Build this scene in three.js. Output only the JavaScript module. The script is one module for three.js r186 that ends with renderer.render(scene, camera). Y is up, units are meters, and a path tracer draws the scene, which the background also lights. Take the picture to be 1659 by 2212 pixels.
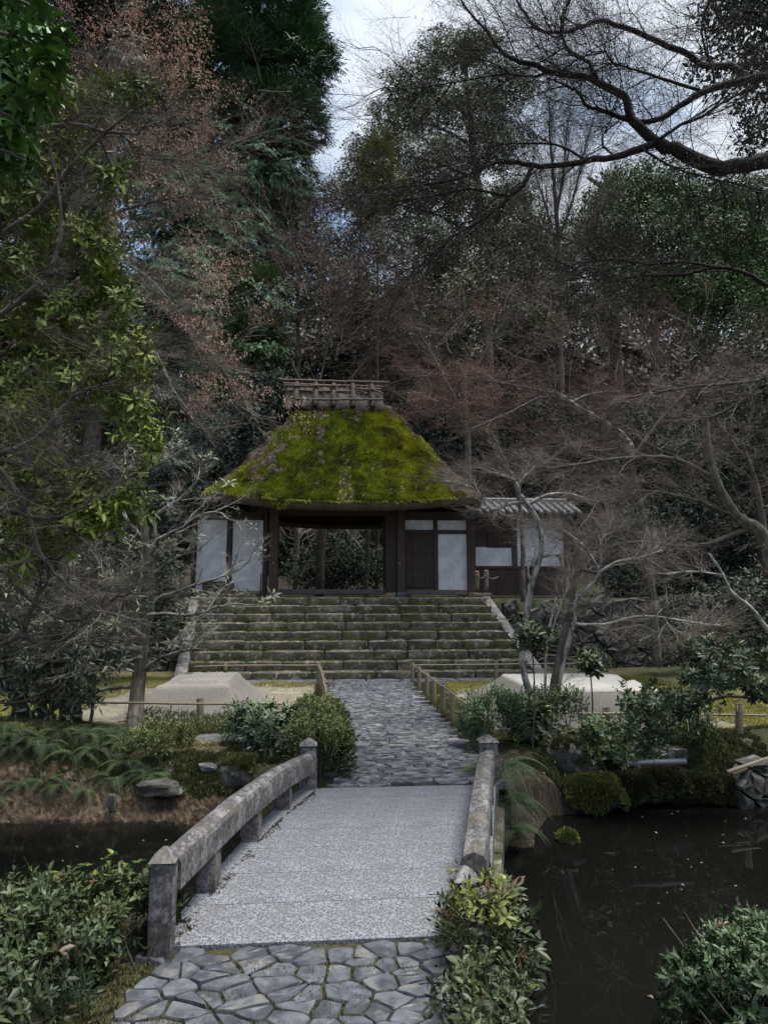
import * as THREE from 'three';
import { mergeGeometries, mergeVertices, toCreasedNormals } from 'three/addons/utils/BufferGeometryUtils.js';

// ------------------------------------------------------------------ camera, sky, sun, exposure
const EYE = 1.7, F = 1475, W = 1659, H = 2212;               // pixel helpers below use a 1659 x 2212 frame
const scene = new THREE.Scene();
const camera = new THREE.PerspectiveCamera(2 * Math.atan(H / 2 / F) * 180 / Math.PI, W / H, 0.1, 900);
camera.rotation.order = 'YXZ';
camera.position.set(0, EYE, 0);
camera.rotation.set(Math.atan(177 / F), -Math.atan(115 / F * Math.cos(Math.atan(177 / F))), 0);
camera.updateMatrixWorld(true);
scene.add(camera);
const renderer = new THREE.WebGLRenderer({ antialias: true });
renderer.toneMapping = THREE.LinearToneMapping;
renderer.toneMappingExposure = 1.7;
renderer.shadowMap.enabled = true;
const SKY_STRENGTH = 0.45;
const SUN_DIR = new THREE.Vector3(0.42, 1.6, 0.12).normalize();
const sun = new THREE.DirectionalLight(new THREE.Color(1, 0.96, 0.9), 3.6);
sun.position.copy(SUN_DIR).multiplyScalar(60);
sun.shadow.radius = 48; sun.castShadow = true;
Object.assign(sun.shadow.camera, { left: -35, right: 35, top: 35, bottom: -35, near: 1, far: 140 });
sun.shadow.mapSize.set(2048, 2048);
scene.add(sun, sun.target);

// ------------------------------------------------------------------ numbers
function RNG(a) { return () => { a |= 0; a = a + 0x6D2B79F5 | 0; let t = Math.imul(a ^ a >>> 15, 1 | a); t = t + Math.imul(t ^ t >>> 7, 61 | t) ^ t; return ((t ^ t >>> 14) >>> 0) / 4294967296; }; }
const V = (x, y, z) => new THREE.Vector3(x, y, z);
const lerp = (a, b, t) => a + (b - a) * t, clamp = (x, a = 0, b = 1) => Math.min(b, Math.max(a, x));
const smooth = (a, b, x) => { const t = clamp((x - a) / (b - a)); return t * t * (3 - 2 * t); };
function hash(x, y, z) { let h = Math.imul(x, 374761393) ^ Math.imul(y, 668265263) ^ Math.imul(z, 2147483647 - 1274126177); h = Math.imul(h ^ h >>> 13, 1274126177); h ^= h >>> 16; return (h >>> 0) / 4294967296; }
function noise(x, y, z = 0, per = 0) {
  const xi = Math.floor(x), yi = Math.floor(y), zi = Math.floor(z), a = x - xi, b = y - yi, c = z - zi;
  const u = a * a * (3 - 2 * a), v = b * b * (3 - 2 * b), w = c * c * (3 - 2 * c);
  const m = per ? (i) => ((i % per) + per) % per : (i) => i;
  const x0 = m(xi), x1 = m(xi + 1), y0 = m(yi), y1 = m(yi + 1);
  const f = (zz) => lerp(lerp(hash(x0, y0, zz), hash(x1, y0, zz), u), lerp(hash(x0, y1, zz), hash(x1, y1, zz), u), v);
  return w ? lerp(f(zi), f(zi + 1), w) : f(zi);
}
function fbm(x, y, z = 0, oct = 4, per = 0) { let s = 0, a = 0.5, n = 0; for (let i = 0; i < oct; i++) { s += a * noise(x, y, z + i * 17, per); n += a; a *= 0.5; x *= 2; y *= 2; z *= 2; per *= 2; } return s / n; }

// a point on the upright plane z = -d seen at photo position (x, y); a point on a level of height h
function ray(x, y) { return V((x / W) * 2 - 1, 1 - (y / H) * 2, 0.5).unproject(camera).sub(camera.position).normalize(); }
function px(x, y, d) { const r = ray(x, y); return r.multiplyScalar(-d / r.z).add(camera.position); }
function gd(x, y, h = 0) { const r = ray(x, y); return r.multiplyScalar((h - EYE) / r.y).add(camera.position); }

// ------------------------------------------------------------------ sky: broken overcast with pale blue openings
{
  const w = 1024, h = 512, data = new Float32Array(w * h * 4);
  for (let j = 0; j < h; j++) for (let i = 0; i < w; i++) {
    const el = ((j + 0.5) / h - 0.5) * Math.PI, az = ((i + 0.5) / w - 0.5) * 2 * Math.PI;
    const dx = Math.cos(az) * Math.cos(el), dz = Math.sin(az) * Math.cos(el), dy = Math.sin(el);
    const k = 1.0 / (Math.max(dy, 0) + 0.25), cx = dx * k, cz = dz * k;
    const wx = fbm(cx * 1.1 + 9, cz * 1.1 + 3, 5, 3) - 0.5;
    const c = fbm(cx * 1.5 + wx * 1.6 + 5.3, cz * 1.5 + wx + 1.7, 0, 6);
    const cover = 0.12 + 0.88 * smooth(0.42, 0.62, c);
    const lum = (1 + 2 * Math.max(0, dy)) / 3;
    const sunny = Math.pow(Math.max(0, dx * SUN_DIR.x + dy * SUN_DIR.y + dz * SUN_DIR.z), 6);
    const lit = (0.82 + 0.36 * fbm(cx * 3 + 31, cz * 3, 2, 4)) * (1 + 0.25 * sunny);
    const cl = [0.93, 1.0, 1.10], bl = [0.40, 0.62, 1.0];
    const o = (j * w + i) * 4;
    for (let q = 0; q < 3; q++) data[o + q] = lerp(bl[q] * 1.15, cl[q] * lum * lit * 1.75, cover) * (dy < 0 ? 0.35 : 1);
    data[o + 3] = 1;
  }
  const t = new THREE.DataTexture(data, w, h, THREE.RGBAFormat, THREE.FloatType);
  t.mapping = THREE.EquirectangularReflectionMapping; t.magFilter = t.minFilter = THREE.LinearFilter; t.wrapS = THREE.RepeatWrapping; t.needsUpdate = true;
  scene.background = t; scene.environment = t; scene.backgroundIntensity = SKY_STRENGTH; scene.environmentIntensity = SKY_STRENGTH;
}

// ------------------------------------------------------------------ naming
const used = new Map();
function numbered(n) { const k = used.get(n) ?? 0; used.set(n, k + 1); return k ? n + '_' + String(k).padStart(3, '0') : n; }
function tag(o, label, category, group) { o.userData.label = label; o.userData.category = category; if (group) o.userData.group = group; return o; }
function thing(name, label, category, group, p = [0, 0, 0]) { const g = new THREE.Group(); g.name = numbered(name); g.position.set(...p); scene.add(g); return tag(g, label, category, group); }
function part(parent, name, geo, mat, label) { const m = new THREE.Mesh(geo, mat); m.name = parent === scene ? numbered(name) : name + (parent.userData['n_' + name] ? '_' + String(parent.userData['n_' + name]).padStart(3, '0') : ''); parent.userData['n_' + name] = (parent.userData['n_' + name] ?? 0) + 1; m.castShadow = m.receiveShadow = true; if (label) m.userData.label = label; parent.add(m); return m; }
function structure(name, geo, mat) { const m = part(scene, name, geo, mat); m.userData.kind = 'structure'; return m; }

// ------------------------------------------------------------------ textures (tileable, colours linear)
const enc = (c) => 255 * (c <= 0.0031308 ? 12.92 * c : 1.055 * Math.pow(clamp(c), 1 / 2.4) - 0.055);
function tex(n, fn) {
  const a = new Uint8Array(n * n * 4), b = new Uint8Array(n * n * 4);
  for (let j = 0; j < n; j++) for (let i = 0; i < n; i++) {
    const r = fn(i / n, j / n), o = (j * n + i) * 4, g = 255 * clamp(r[3]);
    for (let q = 0; q < 3; q++) { a[o + q] = enc(r[q]); b[o + q] = g; }
    a[o + 3] = b[o + 3] = 255;
  }
  return [a, b].map((d, k) => { const t = new THREE.DataTexture(d, n, n); t.wrapS = t.wrapT = THREE.RepeatWrapping; t.magFilter = THREE.LinearFilter; t.minFilter = THREE.LinearMipmapLinearFilter; t.generateMipmaps = true; if (!k) t.colorSpace = THREE.SRGBColorSpace; t.needsUpdate = true; return t; });
}
const mixc = (a, b, t) => a.map((x, i) => lerp(x, b[i], t));
const pn = (u, v, f, z = 0, o = 4) => fbm(u * f, v * f, z, o, f);
function mat(t, bump, extra = {}) { return new THREE.MeshStandardMaterial({ map: t?.[0], bumpMap: bump ? t[1] : null, bumpScale: bump || 1, roughness: 0.9, side: THREE.DoubleSide, ...extra }); }

const T = {};
T.granite = tex(512, (u, v) => {           // one tile is 0.8 m
  const a = noise(u * 90, v * 90, 1, 90), b = noise(u * 45 + 0.3, v * 45, 2, 45), c = pn(u, v, 6, 3, 4), s = smooth(0.38, 0.62, a * 0.6 + b * 0.4);
  const dirt = smooth(0.45, 0.7, c) * 0.4;
  return [...mixc(mixc([0.115, 0.117, 0.125], [0.37, 0.375, 0.395], s), [0.2, 0.19, 0.17], dirt), 0.4 + 0.4 * s];
});
T.oldgranite = tex(512, (u, v) => {        // lichened rail stone, 0.8 m
  const a = noise(u * 80, v * 80, 1, 80), s = pn(u, v, 8, 9, 5), d = pn(u, v, 22, 4, 4);
  const st = fbm(u * 60, v * 10, 3, 4, 0), c = mixc([0.05, 0.044, 0.045], [0.24, 0.23, 0.225], smooth(0.36, 0.74, s * 0.3 + d * 0.3 + a * 0.2 + st * 0.2));
  return [...mixc(c, [0.075, 0.065, 0.04], smooth(0.5, 0.7, pn(u, v, 5, 21, 4)) * 0.6), 0.3 + 0.5 * d];
});
T.slate = tex(512, (u, v) => {
  const a = pn(u, v, 7, 1, 6), b = pn(u, v * 1, 24, 5, 4), l = pn(u, v, 12, 12, 4);
  const c = mixc([0.048, 0.052, 0.060], [0.122, 0.128, 0.142], smooth(0.3, 0.7, a * 0.6 + b * 0.4));
  return [...mixc(c, [0.24, 0.22, 0.18], smooth(0.6, 0.75, l) * 0.35), a * 0.6 + b * 0.4];
});
T.mossstone = tex(512, (u, v) => {         // stair stones, 1.2 m
  const a = pn(u, v, 6, 1, 6), b = pn(u, v, 30, 5, 3), m = pn(u, v, 7, 33, 5), li = pn(u, v, 14, 41, 4);
  let c = mixc([0.05, 0.048, 0.041], [0.165, 0.157, 0.138], smooth(0.3, 0.72, a * 0.6 + b * 0.4));
  c = mixc(c, [0.34, 0.34, 0.31], smooth(0.64, 0.72, li) * 0.7);
  return [...mixc(c, mixc([0.028, 0.032, 0.010], [0.075, 0.080, 0.020], b), smooth(0.44, 0.60, m) * 0.85), a * 0.5 + b * 0.5];
});
T.wallstone = tex(512, (u, v) => {
  const a = pn(u, v, 5, 1, 6), b = pn(u, v, 26, 5, 3), li = pn(u, v, 10, 41, 5), m = pn(u, v, 6, 77, 4);
  let c = mixc([0.035, 0.035, 0.035], [0.12, 0.117, 0.11], smooth(0.3, 0.7, a * 0.6 + b * 0.4));
  c = mixc(c, [0.30, 0.30, 0.28], smooth(0.56, 0.66, li) * 0.6);
  return [...mixc(c, [0.035, 0.04, 0.015], smooth(0.55, 0.7, m) * 0.8), a * 0.6 + b * 0.4];
});
T.wood = tex(512, (u, v) => {              // grain runs along v, 0.6 m
  const g = fbm(u * 48, v * 3, 4, 4, 0 || 48), w = noise(u * 128, v * 6, 8, 128), s = pn(u, v, 4, 3, 4);
  return [...mixc([0.022, 0.014, 0.010], [0.085, 0.060, 0.045], clamp(g * 0.7 + w * 0.3) * (0.5 + s)), g * 0.7 + w * 0.3];
});
T.redwood = tex(512, (u, v) => {
  const g = fbm(u * 48, v * 3, 4, 4, 48), w = noise(u * 128, v * 6, 8, 128), s = pn(u, v, 4, 3, 4);
  return [...mixc([0.026, 0.014, 0.011], [0.095, 0.054, 0.041], clamp(g * 0.7 + w * 0.3) * (0.4 + s)), g * 0.7 + w * 0.3];
});
T.greywood = tex(512, (u, v) => {
  const g = fbm(u * 40, v * 3, 4, 4, 40), w = noise(u * 128, v * 8, 8, 128), s = pn(u, v, 4, 3, 4);
  return [...mixc([0.05, 0.04, 0.032], [0.21, 0.18, 0.15], clamp(g * 0.7 + w * 0.3) * (0.5 + s)), g * 0.7 + w * 0.3];
});
T.plaster = tex(512, (u, v) => {
  const a = pn(u, v, 4, 1, 5), b = pn(u, v, 40, 5, 3), st = fbm(u * 30, v * 4, 6, 4, 0);
  return [...mixc(mixc([0.62, 0.62, 0.635], [0.80, 0.80, 0.80], smooth(0.3, 0.7, a * 0.7 + b * 0.3)), [0.40, 0.38, 0.35], smooth(0.56, 0.75, st) * 0.35), b];
});
T.bark = tex(512, (u, v) => {
  const g = fbm(u * 22, v * 4, 4, 5, 0), a = pn(u, v, 6, 3, 5), m = pn(u, v, 5, 50, 4);
  let c = mixc([0.028, 0.022, 0.018], [0.16, 0.135, 0.115], smooth(0.25, 0.75, g * 0.6 + a * 0.4));
  return [...mixc(c, [0.05, 0.055, 0.02], smooth(0.55, 0.7, m) * 0.5), g];
});
T.palebark = tex(512, (u, v) => {          // lichened maple stems
  const g = fbm(u * 12, v * 5, 4, 5, 0), a = pn(u, v, 8, 3, 5);
  return [...mixc([0.07, 0.065, 0.055], [0.36, 0.35, 0.31], smooth(0.40, 0.60, g * 0.4 + a * 0.6)), g];
});
T.thatch = tex(512, (u, v) => {
  const g = fbm(u * 90, v * 7, 4, 4, 90), a = pn(u, v, 5, 3, 5), k = noise(u * 200, v * 14, 2, 200);
  return [...mixc([0.05, 0.035, 0.025], [0.26, 0.20, 0.145], clamp(g * 0.6 + k * 0.4) * (0.45 + a)), g * 0.6 + k * 0.4];
});
T.sand = tex(512, (u, v) => {
  const a = noise(u * 170, v * 170, 1, 170), b = pn(u, v, 5, 5, 5);
  return [...mixc([0.25, 0.235, 0.21], [0.46, 0.44, 0.41], a * 0.5 + b * 0.5), a];
});
T.grain = tex(1024, (u, v) => {            // tint for the ground sheet, 2 m
  const a = pn(u, v, 128, 1, 3), b = pn(u, v, 12, 5, 5), m = smooth(0.3, 0.7, a * 0.65 + b * 0.35);
  return [0.35 + 0.65 * m, 0.35 + 0.65 * m, 0.3 + 0.65 * m, a * 0.6 + b * 0.4];
});
T.tile = tex(256, (u, v) => { const a = pn(u, v, 8, 1, 5); return [...mixc([0.05, 0.054, 0.058], [0.15, 0.154, 0.16], a), a]; });
T.bamboo = tex(256, (u, v) => {
  const g = fbm(u * 20, v * 2, 4, 3, 0), a = pn(u, v, 4, 3, 4), n = Math.abs(((v * 3) % 1) - 0.5) < 0.02 ? 0.5 : 1;
  return [...mixc([0.11, 0.085, 0.055], [0.27, 0.22, 0.15], clamp(g * 0.5 + a * 0.5)).map((x) => x * n), g];
});
const M = {
  granite: mat(T.granite, 0.002, { roughness: 0.62, color: new THREE.Color(0.62, 0.63, 0.66) }), oldgranite: mat(T.oldgranite, 0.006, { roughness: 0.8 }),
  slate: mat(T.slate, 0.006, { roughness: 0.5 }), slate2: mat(T.slate, 0.006, { roughness: 0.55, color: new THREE.Color(0.72, 0.73, 0.76) }), slate3: mat(T.slate, 0.006, { roughness: 0.6, color: new THREE.Color(1.15, 1.1, 1.04) }),
  stair: mat(T.mossstone, 0.012, { color: new THREE.Color(0.74, 0.70, 0.61) }), wallstone: mat(T.wallstone, 0.015, { color: new THREE.Color(0.6, 0.6, 0.58) }), rockstone: mat(T.wallstone, 0.015, { color: new THREE.Color(0.75, 0.74, 0.7) }), wood: mat(T.wood, 0.004, { roughness: 0.75 }), oakwood: mat(T.wood, 0.004, { roughness: 0.8, color: new THREE.Color(1.5, 1.4, 1.3) }), redwood: mat(T.redwood, 0.003, { roughness: 0.75 }), greywood: mat(T.greywood, 0.004),
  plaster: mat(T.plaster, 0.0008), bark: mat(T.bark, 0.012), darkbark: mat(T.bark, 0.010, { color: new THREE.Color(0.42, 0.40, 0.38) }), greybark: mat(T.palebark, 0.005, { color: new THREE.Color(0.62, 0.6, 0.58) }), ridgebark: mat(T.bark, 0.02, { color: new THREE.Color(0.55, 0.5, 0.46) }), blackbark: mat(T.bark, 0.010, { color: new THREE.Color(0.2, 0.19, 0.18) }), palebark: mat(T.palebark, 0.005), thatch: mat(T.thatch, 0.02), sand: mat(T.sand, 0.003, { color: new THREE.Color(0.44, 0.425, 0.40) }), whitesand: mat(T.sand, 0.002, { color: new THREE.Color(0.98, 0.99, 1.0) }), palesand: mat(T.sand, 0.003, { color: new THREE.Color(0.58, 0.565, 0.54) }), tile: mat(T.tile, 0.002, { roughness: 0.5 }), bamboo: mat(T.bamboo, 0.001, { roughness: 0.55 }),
  iron: new THREE.MeshStandardMaterial({ color: new THREE.Color(0.015, 0.015, 0.016), roughness: 0.4, metalness: 0.3 }),
  steel: new THREE.MeshStandardMaterial({ color: new THREE.Color(0.22, 0.23, 0.25), roughness: 0.4, metalness: 0.5 }),
};

// ------------------------------------------------------------------ shapes
function boxUV(g, k = 1, long = true) {      // metres on the face each triangle looks along; the longest side runs along v
  g = g.index ? g.toNonIndexed() : g; g.computeBoundingBox();
  const s = g.boundingBox.getSize(V()), order = [s.x, s.y, s.z], p = g.attributes.position, uv = new Float32Array(p.count * 2), a = V(), b = V(), c = V(), n = V();
  const off = hash(Math.round(g.boundingBox.min.x * 1000), Math.round(g.boundingBox.min.y * 1000), Math.round(g.boundingBox.min.z * 1000)) * 7;
  for (let i = 0; i < p.count; i += 3) {
    a.fromBufferAttribute(p, i); b.fromBufferAttribute(p, i + 1); c.fromBufferAttribute(p, i + 2);
    n.copy(b).sub(a).cross(c.sub(a)); const q = [Math.abs(n.x), Math.abs(n.y), Math.abs(n.z)], ax = q[0] > q[1] && q[0] > q[2] ? 0 : q[1] > q[2] ? 1 : 2;
    let [e, f] = [[2, 1], [0, 2], [0, 1]][ax]; if (long && order[e] > order[f]) [e, f] = [f, e];
    for (let j = 0; j < 3; j++) { const w = [p.getX(i + j), p.getY(i + j), p.getZ(i + j)]; uv[(i + j) * 2] = w[e] / k + off; uv[(i + j) * 2 + 1] = w[f] / k + off * 0.37; }
  }
  g.setAttribute('uv', new THREE.BufferAttribute(uv, 2)); return g;
}
function box(x0, x1, y0, y1, z0, z1, bev = 0.008, k = 0.6) {   // a box with chamfered edges
  if (x0 > x1) [x0, x1] = [x1, x0]; if (y0 > y1) [y0, y1] = [y1, y0]; if (z0 > z1) [z0, z1] = [z1, z0];
  const c = [(x0 + x1) / 2, (y0 + y1) / 2, (z0 + z1) / 2], h = [(x1 - x0) / 2, (y1 - y0) / 2, (z1 - z0) / 2]; bev = Math.min(bev, h[0] * 0.5, h[1] * 0.5, h[2] * 0.5);
  const pts = [], P = [], at = (sx, sy, sz, k2) => V(c[0] + sx * (h[0] - (k2 === 0 ? 0 : bev)), c[1] + sy * (h[1] - (k2 === 1 ? 0 : bev)), c[2] + sz * (h[2] - (k2 === 2 ? 0 : bev)));
  const quad = (A, B, C, D, out) => { const n = B.clone().sub(A).cross(C.clone().sub(A)); const f = n.dot(out) > 0 ? [A, B, C, A, C, D] : [A, C, B, A, D, C]; for (const q of f) P.push(q.x, q.y, q.z); };
  for (const s of [-1, 1]) {
    quad(at(s, -1, -1, 0), at(s, 1, -1, 0), at(s, 1, 1, 0), at(s, -1, 1, 0), V(s, 0, 0));
    quad(at(-1, s, -1, 1), at(1, s, -1, 1), at(1, s, 1, 1), at(-1, s, 1, 1), V(0, s, 0));
    quad(at(-1, -1, s, 2), at(1, -1, s, 2), at(1, 1, s, 2), at(-1, 1, s, 2), V(0, 0, s));
    for (const t of [-1, 1]) {
      quad(at(s, t, -1, 0), at(s, t, 1, 0), at(s, t, 1, 1), at(s, t, -1, 1), V(s, t, 0));
      quad(at(s, -1, t, 0), at(s, 1, t, 0), at(s, 1, t, 2), at(s, -1, t, 2), V(s, 0, t));
      quad(at(-1, s, t, 1), at(1, s, t, 1), at(1, s, t, 2), at(-1, s, t, 2), V(0, s, t));
      for (const q of [-1, 1]) { const A = at(s, t, q, 0), B = at(s, t, q, 1), C = at(s, t, q, 2), n = B.clone().sub(A).cross(C.clone().sub(A)); for (const e of n.dot(V(s, t, q)) > 0 ? [A, B, C] : [A, C, B]) P.push(e.x, e.y, e.z); }
    }
  }
  const g = new THREE.BufferGeometry(); g.setAttribute('position', new THREE.Float32BufferAttribute(P, 3)); g.computeVertexNormals(); return boxUV(g, k);
}
function block(x0, x1, y0, y1, z0, z1, seed, rough = 0.03, k = 1.2, seg = 0.16, crease = 0.6) {   // a hewn stone: chamfered, worn and uneven
  const sx = x1 - x0, sy = y1 - y0, sz = z1 - z0, n = (s) => clamp(Math.round(s / seg), 2, 7);
  let g = new THREE.BoxGeometry(sx, sy, sz, n(sx), n(sy), n(sz)); g.deleteAttribute('uv'); g.deleteAttribute('normal'); g = mergeVertices(g);
  const p = g.attributes.position, v = V(), r = Math.min(sx, sy, sz) * 0.16;
  for (let i = 0; i < p.count; i++) {
    v.fromBufferAttribute(p, i);
    const e = [sx / 2 - Math.abs(v.x), sy / 2 - Math.abs(v.y), sz / 2 - Math.abs(v.z)].map((q) => q < 1e-4 ? 1 : 0), m = e[0] + e[1] + e[2];
    if (m > 1) { v.x -= Math.sign(v.x) * e[0] * r * 0.5; v.y -= Math.sign(v.y) * e[1] * r * 0.5; v.z -= Math.sign(v.z) * e[2] * r * 0.5; }
    const q = (o) => (fbm((v.x + seed * 3.7) * 2.6 + o, v.y * 2.6 + seed, v.z * 2.6 - o, 3) - 0.5) * 2 * rough;
    v.x += q(3) + (x0 + x1) / 2; v.y += q(19) * 0.7 + (y0 + y1) / 2; v.z += q(41) + (z0 + z1) / 2;
    p.setXYZ(i, v.x, v.y, v.z);
  }
  g = toCreasedNormals(g, crease); return boxUV(g, k, false);
}
function rock(c, r, seed, det = 3, rough = 0.35) {
  let g = new THREE.IcosahedronGeometry(1, det); g.deleteAttribute('uv'); g.deleteAttribute('normal'); g = mergeVertices(g);
  const p = g.attributes.position, v = V();
  for (let i = 0; i < p.count; i++) {
    v.fromBufferAttribute(p, i);
    const cell = Math.max(Math.abs(v.x * 0.9 + v.y * 0.3), Math.abs(v.y), Math.abs(v.z * 0.9 - v.x * 0.25)), k = (1 - rough * 0.4) / lerp(1, cell * 1.25, 0.6) + (fbm(v.x * 1.6 + seed, v.y * 1.6, v.z * 1.6, 4) - 0.5) * rough * 1.6;
    p.setXYZ(i, c.x + v.x * r[0] * k, c.y + v.y * r[1] * k, c.z + v.z * r[2] * k);
  }
  return boxUV(toCreasedNormals(g, 0.7), 1, false);
}
function tube(pts, r0, r1, sides = 6, seg = 0, wob = 0, k = 0.6, rnd = Math.random) {     // a tapered round limb along a smooth line
  const cv = new THREE.CatmullRomCurve3(pts, false, 'centripetal'), L = cv.getLength(), n = seg || clamp(Math.round(L / Math.max(r0 * 2.5, 0.05)), 2, 40);
  const P = [], U = [], I = [], fr = V(0.31, 0.17, 0.93).normalize(), a = V(), b = V(), t = V(), c = V(), line = [];
  for (let i = 0; i <= n; i++) {
    const s = i / n; cv.getPoint(s, c); cv.getTangent(s, t);
    if (wob && i && i < n) c.add(V(rnd() - 0.5, rnd() - 0.5, rnd() - 0.5).multiplyScalar(wob));
    a.copy(fr).cross(t).normalize(); b.copy(t).cross(a).normalize(); fr.copy(b).lerp(fr, 0.0);
    const r = (typeof r0 === 'function' ? r0(s) : lerp(r0, r1, s)); line.push({ p: c.clone(), t: t.clone(), r });
    for (let j = 0; j <= sides; j++) { const q = j / sides * Math.PI * 2, rr = r * (wob ? 1 + 0.14 * (hash(i, j % sides, 7) - 0.5) : 1); P.push(c.x + (a.x * Math.cos(q) + b.x * Math.sin(q)) * rr, c.y + (a.y * Math.cos(q) + b.y * Math.sin(q)) * rr, c.z + (a.z * Math.cos(q) + b.z * Math.sin(q)) * rr); U.push(j / sides * Math.max(1, Math.round(r0 * 6.28 / k * 2)) * 0.5, s * L / k); }
  }
  const q = sides + 1; for (let i = 0; i < n; i++) for (let j = 0; j < sides; j++) I.push(i * q + j, i * q + j + 1, (i + 1) * q + j, i * q + j + 1, (i + 1) * q + j + 1, (i + 1) * q + j);
  for (const [base, flip] of [[0, 1], [n * q, 0]]) for (let j = 1; j < sides - 1; j++) I.push(base, base + (flip ? j + 1 : j), base + (flip ? j : j + 1));
  const g = new THREE.BufferGeometry(); g.setAttribute('position', new THREE.Float32BufferAttribute(P, 3)); g.setAttribute('uv', new THREE.Float32BufferAttribute(U, 2)); g.setIndex(I.map((x) => x)); g.computeVertexNormals();
  g.userData.line = line; return g;
}
const pole = (a, b, r, r1 = r, sides = 10) => tube([a, a.clone().lerp(b, 0.5), b], r, r1, sides, 4);
const merge = (list) => mergeGeometries(list.map((g) => { const h = g.index ? g.toNonIndexed() : g.clone(); for (const k of Object.keys(h.attributes)) if (!['position', 'normal', 'uv'].includes(k)) h.deleteAttribute(k); return h; }));
class Copies {                                 // many small leaves, twigs or tufts that make one part
  constructor(geo, m) { this.g = geo; this.m = m; this.mx = []; this.c = []; }
  add(p, dir, up, s, col, sy = s) {
    const y = dir.clone().normalize(); let x = y.clone().cross(up); if (x.lengthSq() < 1e-6) x = V(1, 0, 0).cross(y); x.normalize(); const z = x.clone().cross(y);
    this.mx.push(new THREE.Matrix4().makeBasis(x.multiplyScalar(s), y.multiplyScalar(sy), z.multiplyScalar(s)).setPosition(p)); this.c.push(col);
  }
  build(parent, name) {
    if (!this.mx.length) return null;
    const o = new THREE.InstancedMesh(this.g, this.m, this.mx.length); this.mx.forEach((q, i) => o.setMatrixAt(i, q)); const c = new THREE.Color();
    if (this.c[0]) this.c.forEach((q, i) => o.setColorAt(i, c.setRGB(...q)));
    o.name = parent === scene ? numbered(name) : name + (parent.userData['n_' + name] ? '_' + String(parent.userData['n_' + name]).padStart(3, '0') : ''); parent.userData['n_' + name] = (parent.userData['n_' + name] ?? 0) + 1;
    o.userData.kind = 'stuff'; o.castShadow = o.receiveShadow = true; parent.add(o); return o;
  }
}
const UP = V(0, 1, 0);
// ------------------------------------------------------------------ ground sheet and pond
const WATER = -0.5;
const POND = [[-14, -7.1], [-6, -7.05], [-3.2, -7.05], [-2.2, -6.95], [-1.2, -6.8], [-0.3, -6.35], [0.4, -6.05], [1.2, -5.95], [1.7, -5.75], [2.05, -5.85], [2.25, -6.3], [2.6, -6.9], [3.1, -7.25], [4.5, -7.2], [6, -7.2], [8.5, -7.0], [12, -6], [13, -4.5], [8, -3.2], [4, -2.7], [2.3, -2.45], [1.75, -1.9], [1.5, -1.0], [1.1, -0.8], [1.0, -2.4], [0.98, -3.6], [0.6, -4.05], [-0.2, -4.15], [-1.0, -4.25], [-1.6, -4.7], [-3, -5.0], [-6, -5.2], [-14, -5.3]];
function pondDist(x, z) {                    // below zero inside the pond
  let d = 1e9, inside = false;
  for (let i = 0, j = POND.length - 1; i < POND.length; j = i++) {
    const [ax, az] = POND[j], [bx, bz] = POND[i], ex = bx - ax, ez = bz - az, t = clamp(((x - ax) * ex + (z - az) * ez) / (ex * ex + ez * ez));
    d = Math.min(d, Math.hypot(x - ax - ex * t, z - az - ez * t));
    if ((az > z) !== (bz > z) && x < ax + (z - az) / (bz - az) * ex) inside = !inside;
  }
  return inside ? -d : d;
}
function level(x, z) {
  let h = 0;
  if (z < -15.9) h = 1.57 * smooth(-16.05, -16.5, z);
  h += 1.2 * smooth(-21, -40, z) + 5 * smooth(-35, -90, z);
  h += 0.25 * smooth(7.5, 12, Math.abs(x + 0.2)) * smooth(-5, -10, z) + 3 * smooth(14, 60, Math.abs(x));
  if (z > -9.5 && z < 3) {
    const d = pondDist(x, z), far = z < -5.7, w = far && x < -0.8 ? 1.15 : far && x > 1.6 ? 0.7 : 0.3;
    const spit = x > 1.2 && x < 2.5 && z < -5.4 && z > -7 ? 1 : 0;
    if (d < w * 1.6) { const e = d + (fbm(x * 2.2, z * 2.2, 3, 3) - 0.5) * 0.25, k = spit ? smooth(0.1, 1.0, e) * 0.45 + smooth(-0.35, 0.1, e) * 0.55 : smooth(-0.12, w, e); h = lerp(spit ? -0.85 : -0.62, spit ? Math.min(h, lerp(-0.42, 0, smooth(0.25, 1.0, e))) : h, k); if (e < -0.1) h -= 0.5 * smooth(-0.1, -0.7, e); }
  }
  if (z > -9.4 && z < -6.8 && x < -1.2) h += 0.20 * smooth(-1.6, -3.5, x) * smooth(-7.4, -8.0, z) * smooth(-9.4, -8.5, z) * (0.4 + fbm(x * 1.1, z * 1.1, 8, 3));
  if (z < -6.3 && z > -8.6 && x > 1.9) h += 0.16 * smooth(2.0, 3, x) * smooth(-7.2, -7.6, z) * smooth(-8.6, -8.0, z) * fbm(x * 2.1, z * 2.1, 8, 3);
  return h + (fbm(x * 1.7, z * 1.7, 1, 3) - 0.5) * 0.05 * (Math.abs(x - 0.7) > 1.2 ? 1 : 0.2);
}
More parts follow.
